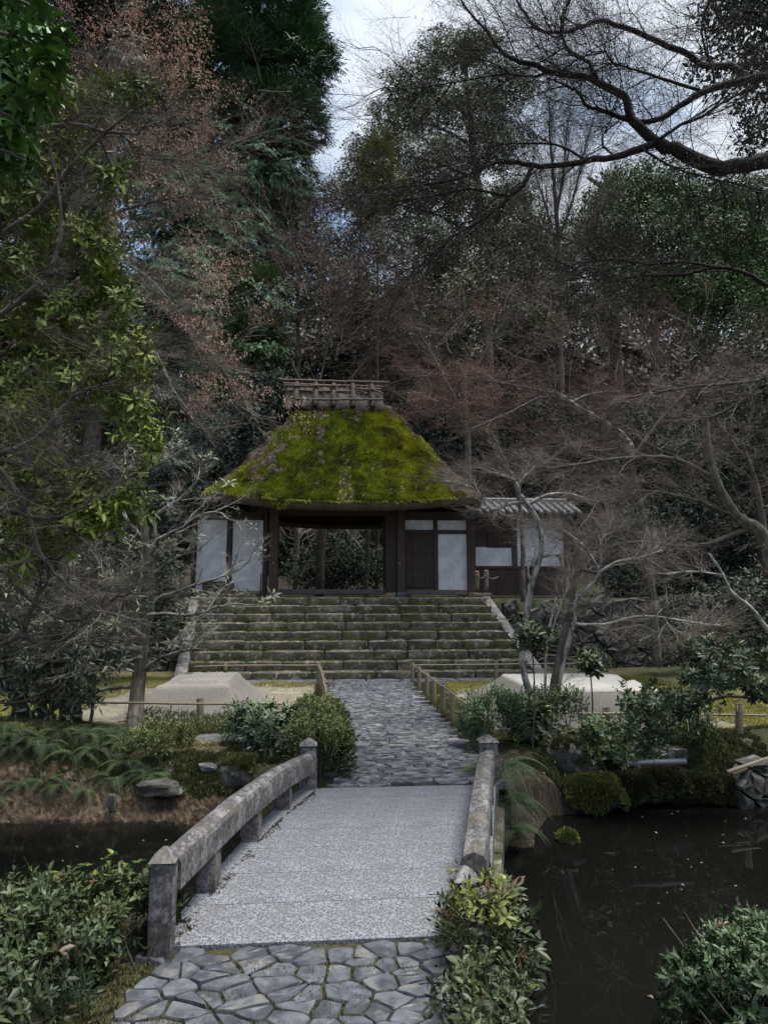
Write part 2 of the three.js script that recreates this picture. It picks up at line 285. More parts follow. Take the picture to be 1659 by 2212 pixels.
function groundColour(x, z) {
  const n = fbm(x * 1.4, z * 1.4, 11, 4), m = fbm(x * 5, z * 5, 12, 3);
  const litter = mixc([0.030, 0.022, 0.015], [0.075, 0.052, 0.034], m), darkmoss = mixc([0.022, 0.026, 0.008], [0.060, 0.062, 0.018], m), lawn = mixc([0.10, 0.10, 0.028], [0.20, 0.18, 0.066], clamp(n * 0.6 + m * 0.5)), sand = mixc([0.24, 0.215, 0.16], [0.36, 0.33, 0.26], m), soil = [0.035, 0.030, 0.020];
  let c = litter;
  const lawnL = smooth(-7.6, -8.3, z) * smooth(-15.9, -15.2, z) * smooth(-6.5, -5.0, x) * smooth(-0.05, -0.4, x), lawnR = smooth(-7.9, -8.3, z) * smooth(-15.8, -14.6, z) * smooth(1.5, 1.7, x) * smooth(8.6, 7.2, x);
  c = mixc(c, lawn, Math.max(lawnL, lawnR));
  if (z < -12.2 && x > 3.9) c = mixc(c, darkmoss, smooth(-12.2, -13.6, z) * 0.75);
  const sl = Math.max(Math.abs(x + 1.75) / 1.95, Math.abs(z + 11.2) / 1.95) + (n - 0.5) * 0.35; c = mixc(c, sand, smooth(1.04, 0.9, sl));
  const sr = Math.max(Math.abs(x - 3.65) / 1.75, Math.abs(z + 10.3) / 1.95) + (n - 0.5) * 0.35; c = mixc(c, sand, smooth(1.04, 0.85, sr) * 0.9);
  const edge = smooth(0.55, 0.2, Math.abs(x - 1.72)) * smooth(-7, -7.6, z) * smooth(-13.6, -13.2, z); c = mixc(c, darkmoss, edge * smooth(0.3, 0.55, m + 0.1));
  if (x > -0.25 && x < 1.65 && z < -6 && z > -13.6) c = mixc(soil, darkmoss, 0.4);
  if (z > -4.3 && z < 3 && x < 1.2) c = mixc(mixc([0.035, 0.028, 0.019], [0.06, 0.058, 0.018], m), darkmoss, smooth(0.4, 0.6, n));
  if (z > -9 && z < -5) { const d = pondDist(x, z); if (d < 1.2) c = mixc(c, x < 0 ? mixc(soil, darkmoss, n) : mixc(soil, darkmoss, smooth(0.35, 0.6, n)), smooth(1.2, 0.7, d)); if (x > 1.1 && x < 2.6 && d < 0.9) c = mixc(c, [0.065, 0.045, 0.038], smooth(0.35, 0.55, m)); }
  if (pondDist(x, z) < 0 && z > -9) c = [0.03, 0.026, 0.018];
  return c;
}
{
  const axis = (lo, hi, step, far, grow) => { const a = []; for (let s = lo; s <= hi + 1e-6; s += step) a.push(s); let e = step, q = hi; while (q < far) { e *= grow; q += e; a.push(q); } e = step; q = lo; while (q > -far) { e *= grow; q -= e; a.unshift(q); } return a; };
  const xs = axis(-6.5, 8.5, 0.09, 420, 1.22), zs = axis(-16.6, 1, 0.09, 420, 1.22), P = [], C = [], U = [], I = [];
  for (const z of zs) for (const x of xs) { P.push(x, level(x, z), z); C.push(...groundColour(x, z)); U.push(x / 2, z / 2); }
  for (let j = 0; j < zs.length - 1; j++) for (let i = 0; i < xs.length - 1; i++) { const a = j * xs.length + i, b = a + xs.length; I.push(a, b, a + 1, a + 1, b, b + 1); }
  const g = new THREE.BufferGeometry(); g.setAttribute('position', new THREE.Float32BufferAttribute(P, 3)); g.setAttribute('color', new THREE.Float32BufferAttribute(C, 3)); g.setAttribute('uv', new THREE.Float32BufferAttribute(U, 2)); g.setIndex(I); g.computeVertexNormals();
  structure('ground', g, mat(T.grain, 0.02, { vertexColors: true, roughness: 1 }));
  const s = new THREE.Shape(POND.map(([x, z]) => { const cx = x < -10 ? x - 6 : x, k = 0.45; let nx = 0, nz = 0; for (const [ox, oz] of [[k, 0], [-k, 0], [0, k], [0, -k]]) { const d = pondDist(x + ox, z + oz); nx += ox * d; nz += oz * d; } const l = Math.hypot(nx, nz) || 1; return new THREE.Vector2(cx + nx / l * 0.4, -(z + nz / l * 0.4)); }));
  const w = new THREE.ShapeGeometry(s); w.rotateX(-Math.PI / 2); w.translate(0, WATER, 0);
  const u = w.attributes.uv, p = w.attributes.position; for (let i = 0; i < p.count; i++) u.setXY(i, p.getX(i) / 2.2, p.getZ(i) / 2.2);
  const rip = tex(256, (a, b) => [1, 1, 1, pn(a, b, 5, 1, 3)]);
  structure('pond_water', w, new THREE.MeshPhysicalMaterial({ color: new THREE.Color(0.006, 0.006, 0.005), roughness: 0.02, ior: 1.33, bumpMap: rip[1], bumpScale: 0.0012, side: THREE.DoubleSide }));
}

// ------------------------------------------------------------------ stone paving
function cells(x0, x1, z0, z1, sx, sz, seed, gap, accept) {
  const r = RNG(seed), S = [], nx = Math.ceil((x1 - x0) / sx) + 2, nz = Math.ceil((z1 - z0) / sz) + 2, out = [];
  for (let j = 0; j < nz; j++) for (let i = 0; i < nx; i++) S.push([(i - 0.5 + (j % 2) * 0.5 + (r() - 0.5) * 1.05), (j - 0.5 + (r() - 0.5) * 1.05), i, j]);
  for (const s of S) {
    const cx = x0 + s[0] * sx, cz = z0 + s[1] * sz; if (cx < x0 - sx || cx > x1 + sx || cz < z0 || cz > z1 || !accept(cx, cz)) continue;
    let poly = [[-2, -2], [2, -2], [2, 2], [-2, 2]].map(([a, b]) => [(s[0] + a) * sx, (s[1] + b) * sz]); const o = [s[0] * sx, s[1] * sz];
    for (const t of S) {
      if (t === s || Math.abs(t[2] - s[2]) > 2 || Math.abs(t[3] - s[3]) > 2) continue;
      const n = [(t[0] - s[0]) / sx, (t[1] - s[1]) / sz], mid = [(t[0] + s[0]) / 2 * sx, (t[1] + s[1]) / 2 * sz], l = Math.hypot(...n); n[0] /= l; n[1] /= l;
      const f = (q) => (q[0] - mid[0]) * n[0] + (q[1] - mid[1]) * n[1] + gap, res = [];
      for (let i = 0; i < poly.length; i++) { const A = poly[i], B = poly[(i + 1) % poly.length], a = f(A), b = f(B); if (a <= 0) res.push(A); if (a * b < 0) { const k = a / (a - b); res.push([A[0] + (B[0] - A[0]) * k, A[1] + (B[1] - A[1]) * k]); } }
      poly = res; if (poly.length < 3) break;
    }
    if (poly.length < 3) continue;
    out.push({ poly: poly.map(([a, b]) => [a + x0, b + z0]), c: [x0 + o[0], z0 + o[1]] });
  }
  return out;
}
function slab(cell, y, th, seed, cut, bump) {
  const r = RNG(seed), q = []; let P = cell.poly.map((p) => p.slice());
  for (let i = 0; i < P.length; i++) { const A = P[i], B = P[(i + 1) % P.length], L = Math.hypot(B[0] - A[0], B[1] - A[1]); if (L < cut * 0.4) { q.push([(A[0] + B[0]) / 2, (A[1] + B[1]) / 2]); continue; } const c = 0.03 + 0.10 * r(); q.push([lerp(A[0], B[0], c), lerp(A[1], B[1], c)]); if (L > cut) q.push([lerp(A[0], B[0], 0.5) + (r() - 0.5) * L * 0.09, lerp(A[1], B[1], 0.5) + (r() - 0.5) * L * 0.09]); const e = 0.97 - 0.10 * r(); q.push([lerp(A[0], B[0], e), lerp(A[1], B[1], e)]); }
  if (q.length < 3) return null;
  const cx = q.reduce((s, p) => s + p[0], 0) / q.length, cz = q.reduce((s, p) => s + p[1], 0) / q.length, tx = (r() - 0.5) * 0.03, tz = (r() - 0.5) * 0.035, dy = (r() - 0.5) * 0.008;
  const R = [1, 0.985, 0.94, 0.5].map((k, l) => q.map(([x, z], i) => { const X = cx + (x - cx) * k, Z = cz + (z - cz) * k; return [X, y + [-th, -0.006, 0, 0][l] + dy + (X - cx) * tx + (Z - cz) * tz + (l > 1 ? (hash(i, l, seed) - 0.5) * bump : 0), Z]; }));
  const pos = [], tri = (a, b, c) => pos.push(...a, ...b, ...c), C = [cx, y + dy, cz], n = q.length;
  for (let l = 0; l < 3; l++) for (let i = 0; i < n; i++) { const j = (i + 1) % n; tri(R[l][i], R[l + 1][i], R[l][j]); tri(R[l][j], R[l + 1][i], R[l + 1][j]); }
  for (let i = 0; i < n; i++) tri(R[3][i], C, R[3][(i + 1) % n]);
  let g = new THREE.BufferGeometry(); g.setAttribute('position', new THREE.Float32BufferAttribute(pos, 3)); g = toCreasedNormals(mergeVertices(g), 0.5); return boxUV(g, 0.9, false);
}
function paving(name, list, y, th, cut, bump, most) {
  const bed = new THREE.Group(); bed.name = name; bed.userData.kind = 'structure'; scene.add(bed);
  list.sort((a, b) => Math.hypot(a.c[0], a.c[1]) - Math.hypot(b.c[0], b.c[1]));
  const rest = []; list.forEach((c, i) => { const g = slab(c, typeof y === 'function' ? y(c.c) : y, th, i * 7 + 3, cut, bump); if (!g) return; if (i < most) part(bed, 'paving_stone', g, [M.slate, M.slate, M.slate2, M.slate3][Math.floor(hash(i, 3, 9) * 4)]); else rest.push(g); });
  if (rest.length) part(bed, 'far_paving_stones', merge(rest), M.slate).userData.kind = 'stuff';
}
const nearEdge = (x, z) => { const t = (-3.5 - z) / -1.2, l = lerp(-0.74, -1.08, clamp(t)) + (fbm(z * 3, 1, 1, 2) - 0.5) * 0.25; return x > l && x < 0.6; };
paving('near_paving', cells(-1.5, 0.9, -3.54, 0.6, 0.138, 0.106, 41, 0.0045, nearEdge), 0.014, 0.07, 0.10, 0.007, 300);
paving('stone_path', cells(-0.3, 1.9, -13.4, -6.27, 0.205, 0.098, 77, 0.0035, (x, z) => x > 0.02 && x < 1.46 + 0.05 * smooth(-13, -7, z)), 0.03, 0.06, 0.12, 0.016, 300);

// ------------------------------------------------------------------ granite bridge
{
  const g = thing('stone_bridge', 'pale granite footbridge with low arched stone railings over the pond', 'bridge');
  const zAt = (s) => lerp(-3.57, -6.22, s), L = (s) => lerp(-0.78, -0.09, s), R = (s) => lerp(0.58, 1.26, s), deck = (s) => 0.02 + 0.28 * s * (1 - s);
  const js = [0, 0.135, 0.265, 0.40, 0.53, 0.67, 0.84, 1];
  js.slice(0, -1).forEach((s0, i) => {
    const s1 = js[i + 1], P = [], n = 3, gap = 0.0007, a = s0 + gap, b = s1 - gap;
    const row = (s, ex) => [V(L(s) - 0.05 - 0.1 * s, deck(s), zAt(s)), V(R(s) + 0.22, deck(s), zAt(s))];
    const top = []; for (let k = 0; k <= n; k++) top.push(row(lerp(a, b, k / n)));
    const tri = (...v) => v.forEach((q) => P.push(q.x, q.y, q.z)), dn = (v) => v.clone().setY(v.y - 0.16);
    for (let k = 0; k < n; k++) { const [A, B] = top[k], [C, D] = top[k + 1]; tri(A, B, D, A, D, C); tri(A, C, dn(C), A, dn(C), dn(A)); tri(B, dn(D), D, B, dn(B), dn(D)); tri(dn(A), dn(D), dn(B), dn(A), dn(C), dn(D)); }
    for (const [A, B] of [top[0], top[n]]) tri(A, dn(A), B, B, dn(A), dn(B));
    const q = new THREE.BufferGeometry(); q.setAttribute('position', new THREE.Float32BufferAttribute(P, 3)); part(g, 'deck_slab', boxUV(toCreasedNormals(mergeVertices(q), 0.4), 0.36, false), M.granite);
  });
  const post = (s, X, w, h, side) => {
    const x = X(s), z = zAt(s) + (s < 0.5 ? 0.02 : 0.02), y0 = -0.5, hw = w / 2, geo = [block(x - hw, x + hw, y0, h, z - hw, z + hw, s * 3 + x, 0.006, 0.8, 0.08, 0.5)];
    const cap = new THREE.CylinderGeometry(0.015, hw * 1.36 * 1.06, 0.055, 4, 1); cap.rotateY(Math.PI / 4); cap.translate(x, h + 0.026, z); geo.push(boxUV(cap, 0.8, false));
    part(g, 'post', merge(geo), M.oldgranite);
  };
  post(0, (s) => L(s) - 0.008, 0.125, 0.43); post(0, (s) => R(s) + 0.10, 0.125, 0.30); post(1, (s) => L(s) - 0.09, 0.15, 0.395); post(1, (s) => R(s) + 0.15, 0.17, 0.40);
  const railTop0 = (s) => 0.40 - 0.085 * s + 0.28 * s * (1 - s);
  for (const [X, lower] of [[(s) => L(s) - 0.03 - 0.05 * s, 0], [(s) => R(s) + 0.145, 0.035]]) {
    const railTop = (s) => railTop0(s) - lower * (1 - s); const hw = 0.068, prof = [[-hw, -0.155], [-hw, -0.03], [-hw * 0.8, -0.006], [0, 0.012], [hw * 0.8, -0.006], [hw, -0.03], [hw, -0.155]];
    const cuts = [0.028, 0.36, 0.68, 0.972]; for (let c = 0; c < 3; c++) {
      const P = [], n = 7, m = prof.length, ring = []; const a = cuts[c] + (c ? 0.0012 : 0), b = cuts[c + 1] - (c < 2 ? 0.0012 : 0);
      for (let k = 0; k <= n; k++) { const s = lerp(a, b, k / n), w = lerp(railTop(cuts[c]), railTop(cuts[c + 1]), k / n) * 0.5 + railTop(s) * 0.5; ring.push(prof.map(([dx, dy], i) => { const e = (hash(i, k + c * 10, 5) - 0.5) * 0.007; return V(X(s) + dx + e, w + dy + e, zAt(s)); })); }
      const tri = (...v) => v.forEach((q) => P.push(q.x, q.y, q.z));
      for (let k = 0; k < n; k++) for (let i = 0; i < m; i++) { const A = ring[k][i], B = ring[k][(i + 1) % m], C = ring[k + 1][i], D = ring[k + 1][(i + 1) % m]; tri(A, C, B, B, C, D); }
      for (const [q, f] of [[ring[0], 0], [ring[n], 1]]) for (let i = 1; i < m - 1; i++) f ? tri(q[0], q[i + 1], q[i]) : tri(q[0], q[i], q[i + 1]);
      const q = new THREE.BufferGeometry(); q.setAttribute('position', new THREE.Float32BufferAttribute(P, 3)); part(g, 'rail', boxUV(toCreasedNormals(mergeVertices(q), 0.45), 0.5, false), M.oldgranite);
    }
    for (const s of [0.215, 0.475, 0.735]) { const x = X(s), z = zAt(s); part(g, 'rail_support', block(x - 0.065, x + 0.06, deck(s) - 0.02, railTop(s) - 0.15, z - 0.10, z + 0.10, s * 9, 0.008, 0.8, 0.07, 0.5), M.oldgranite); }
  }
  for (const [X, sx] of [[(s) => L(s) + 0.03, -1], [(s) => R(s) + 0.22, 1]]) for (let k = 0; k < 2; k++) {     // girders that carry the slabs
    const a = k * 0.5, b = a + 0.5, pts = []; const q = block(-0.5, 0.5, -0.13, 0.13, -0.07, 0.07, k + sx, 0.01, 0.8, 0.12);
    const A = V(X(a), deck(a) - 0.285, zAt(a)), B = V(X(b), deck(b) - 0.285, zAt(b)), d = B.clone().sub(A), mid = A.clone().lerp(B, 0.5);
    q.scale(d.length() * 0.996, 1, 1); q.applyQuaternion(new THREE.Quaternion().setFromUnitVectors(V(1, 0, 0), d.normalize())); q.translate(mid.x, mid.y, mid.z); part(g, 'girder', q, M.stair);
  }
  { const r = RNG(19), m = new Copies(mossTuft(3), new THREE.MeshStandardMaterial({ roughness: 1, side: THREE.DoubleSide })); for (let k = 0; k < 500; k++) { const s = r(), lf = r() < 0.75, e = r() * r(), x = lf ? L(s) + 0.015 + e * 0.08 : R(s) + 0.07 - e * 0.05; if (fbm(s * 14, lf ? 2 : 8, 3, 3) < 0.42 + e * 0.3) continue; m.add(V(x, deck(s) + 0.001, zAt(s)), V(r() - 0.5, 2, r() - 0.5), V(r() - 0.5, 0, r() - 0.5), 0.008 + r() * 0.012, mixc([0.04, 0.038, 0.022], [0.10, 0.092, 0.045], r())); } m.build(g, 'moss'); }
  for (const [s, n] of [[-0.02, 0], [1.02, 1]]) part(g, 'abutment', block(L(s) - 0.25, R(s) + 0.3, -1.1, -0.16, zAt(s) - 0.22, zAt(s) + 0.22, n + 4, 0.03, 1.2, 0.25), M.stair);
}

// ------------------------------------------------------------------ stone stairs up to the gate
const PLAT = 1.62, hang = [];
{
  const g = thing('stone_stairs', 'wide mossy stone stairs with sloping side slabs climbing to the gate', 'stairs');
  const r = RNG(5), N = 9, z0 = -13.7, dz = 0.305, left = (i) => lerp(-2.72, -3.03, i / N), right = (i) => lerp(4.08, 3.60, i / N), tufts = [];
  for (let i = 0; i < N; i++) {
    const zf = z0 - i * dz, y0 = i * PLAT / N, y1 = y0 + PLAT / N; let x = left(i) - 0.05; const xe = right(i) + 0.05;
    while (x < xe - 0.05) { let w = 0.55 + r() * 1.0; if (xe - x - w < 0.4) w = xe - x; const j = (r() - 0.5) * 0.035, t = (r() - 0.5) * 0.016; part(g, 'step_stone', block(x - 0.008, x + w + 0.008, y0 - 0.10, y1 + t * 0.6, zf - dz - 0.10, zf + j, i * 31 + x * 7, 0.028, 1.2, 0.13), M.stair); x += w; }
    for (let k = 0; k < 520; k++) { const xx = lerp(left(i), xe - 0.05, r()), zz = zf - dz + 0.02 - r() * r() * 0.02 + (r() * r()) * 0.24; if (fbm(xx * 1.3, i * 1.7, 5, 3) + (xx < left(i) + 0.5 ? 0.12 : 0) > 0.46) tufts.push(V(xx, y1 + 0.004, zz)); }
  }
  for (const [a, b, w, k] of [[left(0), left(N), -1, 0], [right(0), right(N), 1, 1]]) for (let n = 0; n < 3; n++) {
    const t0 = n / 3, t1 = (n + 1) / 3, zA = z0 + 0.12, zB = z0 - N * dz - 0.02, P = (t) => V(lerp(a, b, t) + w * 0.13, lerp(0.09, PLAT + 0.02, t), lerp(zA, zB, t)), A = P(t0), B = P(t1), d = B.clone().sub(A);
    const q = block(-0.5, 0.5, -0.16, 0.02, -0.125, 0.125, n + k * 5, 0.006, 0.9, 0.3); q.scale(d.length() * 0.994, 1, 1); q.applyMatrix4(new THREE.Matrix4().makeBasis(d.clone().normalize(), d.clone().normalize().cross(V(1, 0, 0)).cross(d.clone().normalize()).lengthSq() > 0 ? UP.clone().sub(d.clone().normalize().multiplyScalar(d.clone().normalize().y)).normalize() : UP, d.clone().normalize().cross(UP.clone().sub(d.clone().normalize().multiplyScalar(d.clone().normalize().y)).normalize())).setPosition(A.lerp(B, 0.5)));
    part(g, 'side_slab', q, M.oldgranite);
    const s = block(Math.min(0, w * 0.2) + lerp(a, b, (t0 + t1) / 2) + w * 0.02, Math.max(0, w * 0.2) + lerp(a, b, (t0 + t1) / 2) + w * 0.02, -0.2, lerp(0.0, PLAT - 0.12, t0) + 0.02, lerp(zA, zB, t1), lerp(zA, zB, t0) - 0.02, n + k * 9, 0.02, 1.2, 0.3); part(g, 'side_wall', s, M.stair);
  }
  for (let n = 0; n < 6; n++) part(g, 'landing_slab', block(lerp(-3.3, 3.8, n / 6) + 0.006, lerp(-3.3, 3.8, (n + 1) / 6) - 0.006, PLAT - 0.2, PLAT + 0.004, -19.5, -16.3, n, 0.004, 0.9, 1), M.slate3);
  { let x = -2.9; while (x < 3.9) { const w = 0.6 + r() * 0.6; part(g, 'foot_slab', block(x + 0.005, x + w - 0.005, -0.1, 0.045, -14.0, -13.3, x * 3, 0.012, 0.9, 0.3), M.slate); x += w; } }
  const m = new Copies(mossTuft(3), new THREE.MeshStandardMaterial({ roughness: 1, side: THREE.DoubleSide })); for (const p of tufts) { const k = r(); m.add(p, V(r() - 0.5, 2, r() - 0.3), V(r() - 0.5, 0, r() - 0.5), 0.03 + r() * 0.04, mixc([0.035, 0.045, 0.010], [0.13, 0.135, 0.028], k)); } m.build(g, 'moss');
}
function mossTuft(seed, n = 11) {             // a cushion of short blades, 1 unit across
  const r = RNG(seed), P = []; for (let i = 0; i < n; i++) { const a = r() * 6.283, q = Math.sqrt(r()) * 0.5, x = Math.cos(a) * q, z = Math.sin(a) * q, b = r() * 6.283, w = 0.10 + r() * 0.1, h = 0.35 + r() * 0.45, lx = x + (r() - 0.5) * 0.5 + x * 0.5, lz = z + (r() - 0.5) * 0.5 + z * 0.5; P.push(x - Math.cos(b) * w, -0.06, z - Math.sin(b) * w, x + Math.cos(b) * w, -0.06, z + Math.sin(b) * w, lx, h, lz); }
  const g = new THREE.BufferGeometry(); g.setAttribute('position', new THREE.Float32BufferAttribute(P, 3)); g.computeVertexNormals(); return g;
}

// ------------------------------------------------------------------ thatched gate
{
  const g = thing('thatched_gate', 'old timber gate with steep moss covered thatched roof atop the stairs', 'gate');
  const gb = (name, x0, y0, x1, y1, d, th, m, bev = 0.01, parent = g, k = 0.6) => { const a = px(x0, y1, d), b = px(x1, y0, d); return part(parent, name, box(a.x, b.x, a.y, b.y, -d - th, -d, bev, k), m); };
  const D = 17.35;
  gb('pillar', 580, 1070, 603, 1279, D - 0.12, 0.30, M.oakwood); gb('pillar', 859, 1070, 875, 1279, D - 0.12, 0.30, M.oakwood);
  for (const [a, b] of [[577, 606], [856, 879]]) { const p = px(a, 1279, D - 0.15), q = px(b, 1279, D - 0.15); part(g, 'base_stone', block(p.x, q.x, PLAT - 0.02, p.y + 0.012, -D - 0.22, -D + 0.2, a, 0.008, 0.6, 0.1), M.slate3); }
  gb('side_post', 568, 1075, 580.5, 1283, D + 0.02, 0.18, M.wood);
  gb('lintel', 556, 1087, 880, 1110, D + 0.03, 0.26, M.wood); gb('tie_beam', 470, 1062, 1010, 1080, D - 0.05, 0.24, M.wood);
  { const door = gb('open_door', 833, 1110, 859.5, 1280, D + 0.03, 0.85, M.wood); for (let k = 0; k < 4; k++) { const a = px(831, 1125 + k * 40, D + 0.02), b = px(834, 1133 + k * 40, D + 0.02); part(door, 'ledger', box(a.x, b.x, a.y, b.y, -D - 0.8, -D - 0.06), M.wood); } }
  gb('threshold', 602.5, 1273, 834, 1284.5, D + 0.1, 0.22, M.greywood, 0.02);
  gb('sill', 435, 1276.5, 569, 1285, D + 0.01, 0.2, M.greywood); gb('sill', 876, 1274, 1012, 1285, D + 0.01, 0.2, M.greywood);
  gb('plaster_panel', 500.5, 1121, 569.5, 1277, D + 0.1, 0.1, M.plaster, 0.003); gb('plaster_panel', 423, 1121, 491.5, 1277, D + 0.1, 0.1, M.plaster, 0.003);
  gb('wall_post', 491, 1112, 500.8, 1277, D + 0.06, 0.15, M.wood); gb('wall_post', 411, 1112, 423.3, 1285, D + 0.02, 0.2, M.wood);
  gb('wall_beam', 411, 1106, 569.5, 1122, D + 0.05, 0.2, M.wood);
  gb('plaster_panel', 875, 1122, 936.3, 1146, D + 0.1, 0.1, M.plaster, 0.003); gb('plaster_panel', 944.7, 1122, 1011.5, 1146, D + 0.1, 0.1, M.plaster, 0.003); gb('plaster_panel', 945.5, 1151, 1011.5, 1274.5, D + 0.1, 0.1, M.plaster, 0.003);
  gb('wall_post', 936, 1112, 945, 1146, D + 0.06, 0.15, M.wood); gb('wall_post', 937.5, 1152, 946, 1274.5, D + 0.05, 0.15, M.wood); gb('corner_post', 1011, 1108, 1026, 1279, D - 0.02, 0.24, M.redwood);
  gb('rail_beam', 875, 1145, 1011.5, 1152.5, D + 0.055, 0.17, M.wood); gb('wall_beam', 875, 1106, 1012, 1123, D + 0.05, 0.2, M.wood);
  const wd = gb('wicket_door', 875.5, 1152, 938, 1275, D + 0.11, 0.05, M.wood, 0.003);
  for (const y of [1158, 1188, 1222, 1262]) gb('door_rail', 875.5, y, 937.6, y + 7, D + 0.075, 0.034, M.wood, 0.004, wd);
  for (const x of [876, 892, 920.5, 929.5]) gb('door_stile', x, 1152.5, x + (x === 892 ? 3 : 7), 1274, D + 0.085, 0.024, M.wood, 0.003, wd);
  for (let k = 0; k < 6; k++) gb('door_board', 876 + k * 10.2, 1153, 885.7 + k * 10.2, 1274.5, D + 0.1, 0.02, M.wood, 0.003, wd);
  for (const [x, y] of [[591, 1217], [864, 1217], [866.5, 1095]]) { const p = px(x, y, D - 0.14); const q = new THREE.SphereGeometry(0.03, 10, 8); q.scale(1, 1.2, 0.6); q.translate(p.x, p.y, p.z); part(g, 'knob', q, M.steel); }
  // roof: a loft of rounded rectangles
  const c = px(745, 1000, 18.85), cx = c.x, cz = -18.85, A = [3.56, 1.38], B = [2.62, 0.34], yE = 3.90, yR = 6.93;
  const arc = (() => { const N = 4000, w = [], s = [0]; let lx, lz; for (let i = 0; i <= N; i++) { const q = i / N * Math.PI * 2, c2 = Math.cos(q), s2 = Math.sin(q), x = Math.sign(c2) * Math.pow(Math.abs(c2), 0.42) * 2.7, z = Math.sign(s2) * Math.pow(Math.abs(s2), 0.42) * 2.0; if (i) s.push(s[i - 1] + Math.hypot(x - lx, z - lz)); w.push(q); lx = x; lz = z; } const L = s[N]; return (q) => { const t = clamp(q) * L; let a = 0, b = N; while (b - a > 1) { const m = (a + b) >> 1; if (s[m] > t) b = m; else a = m; } return lerp(w[a], w[b], (t - s[a]) / Math.max(1e-9, s[b] - s[a])); }; })();
  const ringPt = (t, q, inset = 0) => {       // q in 0..1 round the plan
    const a = lerp(A[0], A[1], Math.pow(t, 0.93)) - inset, b = lerp(B[0], B[1], Math.pow(t, 0.93)) - inset, w = arc(q), e = lerp(0.36, 0.5, t), cs = Math.cos(w), sn = Math.sin(w);
    const x = Math.sign(cs) * Math.pow(Math.abs(cs), e) * a, z = Math.sign(sn) * Math.pow(Math.abs(sn), e) * b;
    return V(cx + x, lerp(yE, yR, t) + (1 - t) * (1 - t) * 0.30 * Math.pow(Math.abs(x) / a, 2.5), cz + z);
  };
  const rows = 46, cols = 260, P = [], U = [], I = [], prof = [];
  for (const s of [[0, 0.55, -0.10], [0, 0.22, -0.20], [0, 0.05, -0.15], [0, 0, -0.06]]) prof.push(s);
  for (let i = 0; i <= rows; i++) prof.push([i / rows, 0, 0]);
  prof.forEach(([t, inset, dy], j) => { for (let i = 0; i <= cols; i++) { const q = i / cols, p = ringPt(t, q, inset); const n = (fbm(p.x * 3, p.y * 3, p.z * 3, 4) - 0.5) * 0.18 + (fbm(p.x * 8, p.y * 8, p.z * 8, 3) - 0.5) * 0.09; const out = V(p.x - cx, 0.8, p.z - cz).normalize(); if (j > 2) p.addScaledVector(out, n * Math.min(1, (1 - t) * 6)); P.push(p.x, p.y + dy, p.z); U.push(q * 30, t * 5.5); } });
  const cq = cols + 1; for (let j = 0; j < prof.length - 1; j++) for (let i = 0; i < cols; i++) { const a = j * cq + i; I.push(a, a + cq, a + 1, a + 1, a + cq, a + cq + 1); }
  const rg = new THREE.BufferGeometry(); rg.setAttribute('position', new THREE.Float32BufferAttribute(P, 3)); rg.setAttribute('uv', new THREE.Float32BufferAttribute(U, 2)); rg.setIndex(I); rg.computeVertexNormals();
  const roof = part(g, 'roof', rg, M.thatch);
  { const r = RNG(12), mos = new Copies(mossTuft(8, 14), new THREE.MeshStandardMaterial({ roughness: 1, side: THREE.DoubleSide })), str = new Copies(strawTuft(4), new THREE.MeshStandardMaterial({ roughness: 1, side: THREE.DoubleSide }));
    const pos = rg.attributes.position, nor = rg.attributes.normal, p = V(), n = V();
    for (let k = 0; k < 70000; k++) {
      const t = Math.pow(r(), 1.25), q = r(), j = 4 + t * rows, i = q * cols, ji = Math.floor(j), ii = Math.floor(i), at = Math.min(ji, prof.length - 1) * cq + ii;
      p.fromBufferAttribute(pos, at); n.fromBufferAttribute(nor, at); if (n.y < 0) n.negate();
      const e = Math.min(prof.length - 1, ji + 1) * cq + Math.min(ii + 1, cols); const p2 = V().fromBufferAttribute(pos, e); p.set(lerp(p.x, p2.x, i - ii), lerp(p.y, p2.y, j - ji), lerp(p.z, p2.z, j - ji));
      if (p.z < cz + 0.3 && Math.abs(p.x - cx) < 0.9 * lerp(A[0], A[1], t)) continue;
      const u = (p.x - cx) / lerp(A[0], A[1], t), f = fbm(p.x * 1.2, p.y * 0.5 + 3, 7, 4), f2 = fbm(p.x * 4, p.y * 4, 3, 4), st = fbm(p.x * 3.2, p.y * 0.35, 15, 3);
      let cov = 0.93 + (f - 0.5) * 0.55 + (f2 - 0.5) * 0.9 + (st - 0.5) * 0.95 - smooth(0.55, 1, t) * 0.32 - smooth(0.72, 1.0, Math.abs(u)) * 0.55 + smooth(0.35, 0, t) * 0.16 + 0.1 * u * (Math.abs(u) < 0.75 ? 1 : 0);
      if (u < -0.2 && t > 0.35) cov -= 0.13; if (u > 0.72 && t < 0.3) cov -= 0.35; if (u < -0.62 && t > 0.12 && t < 0.55) cov -= 0.12;
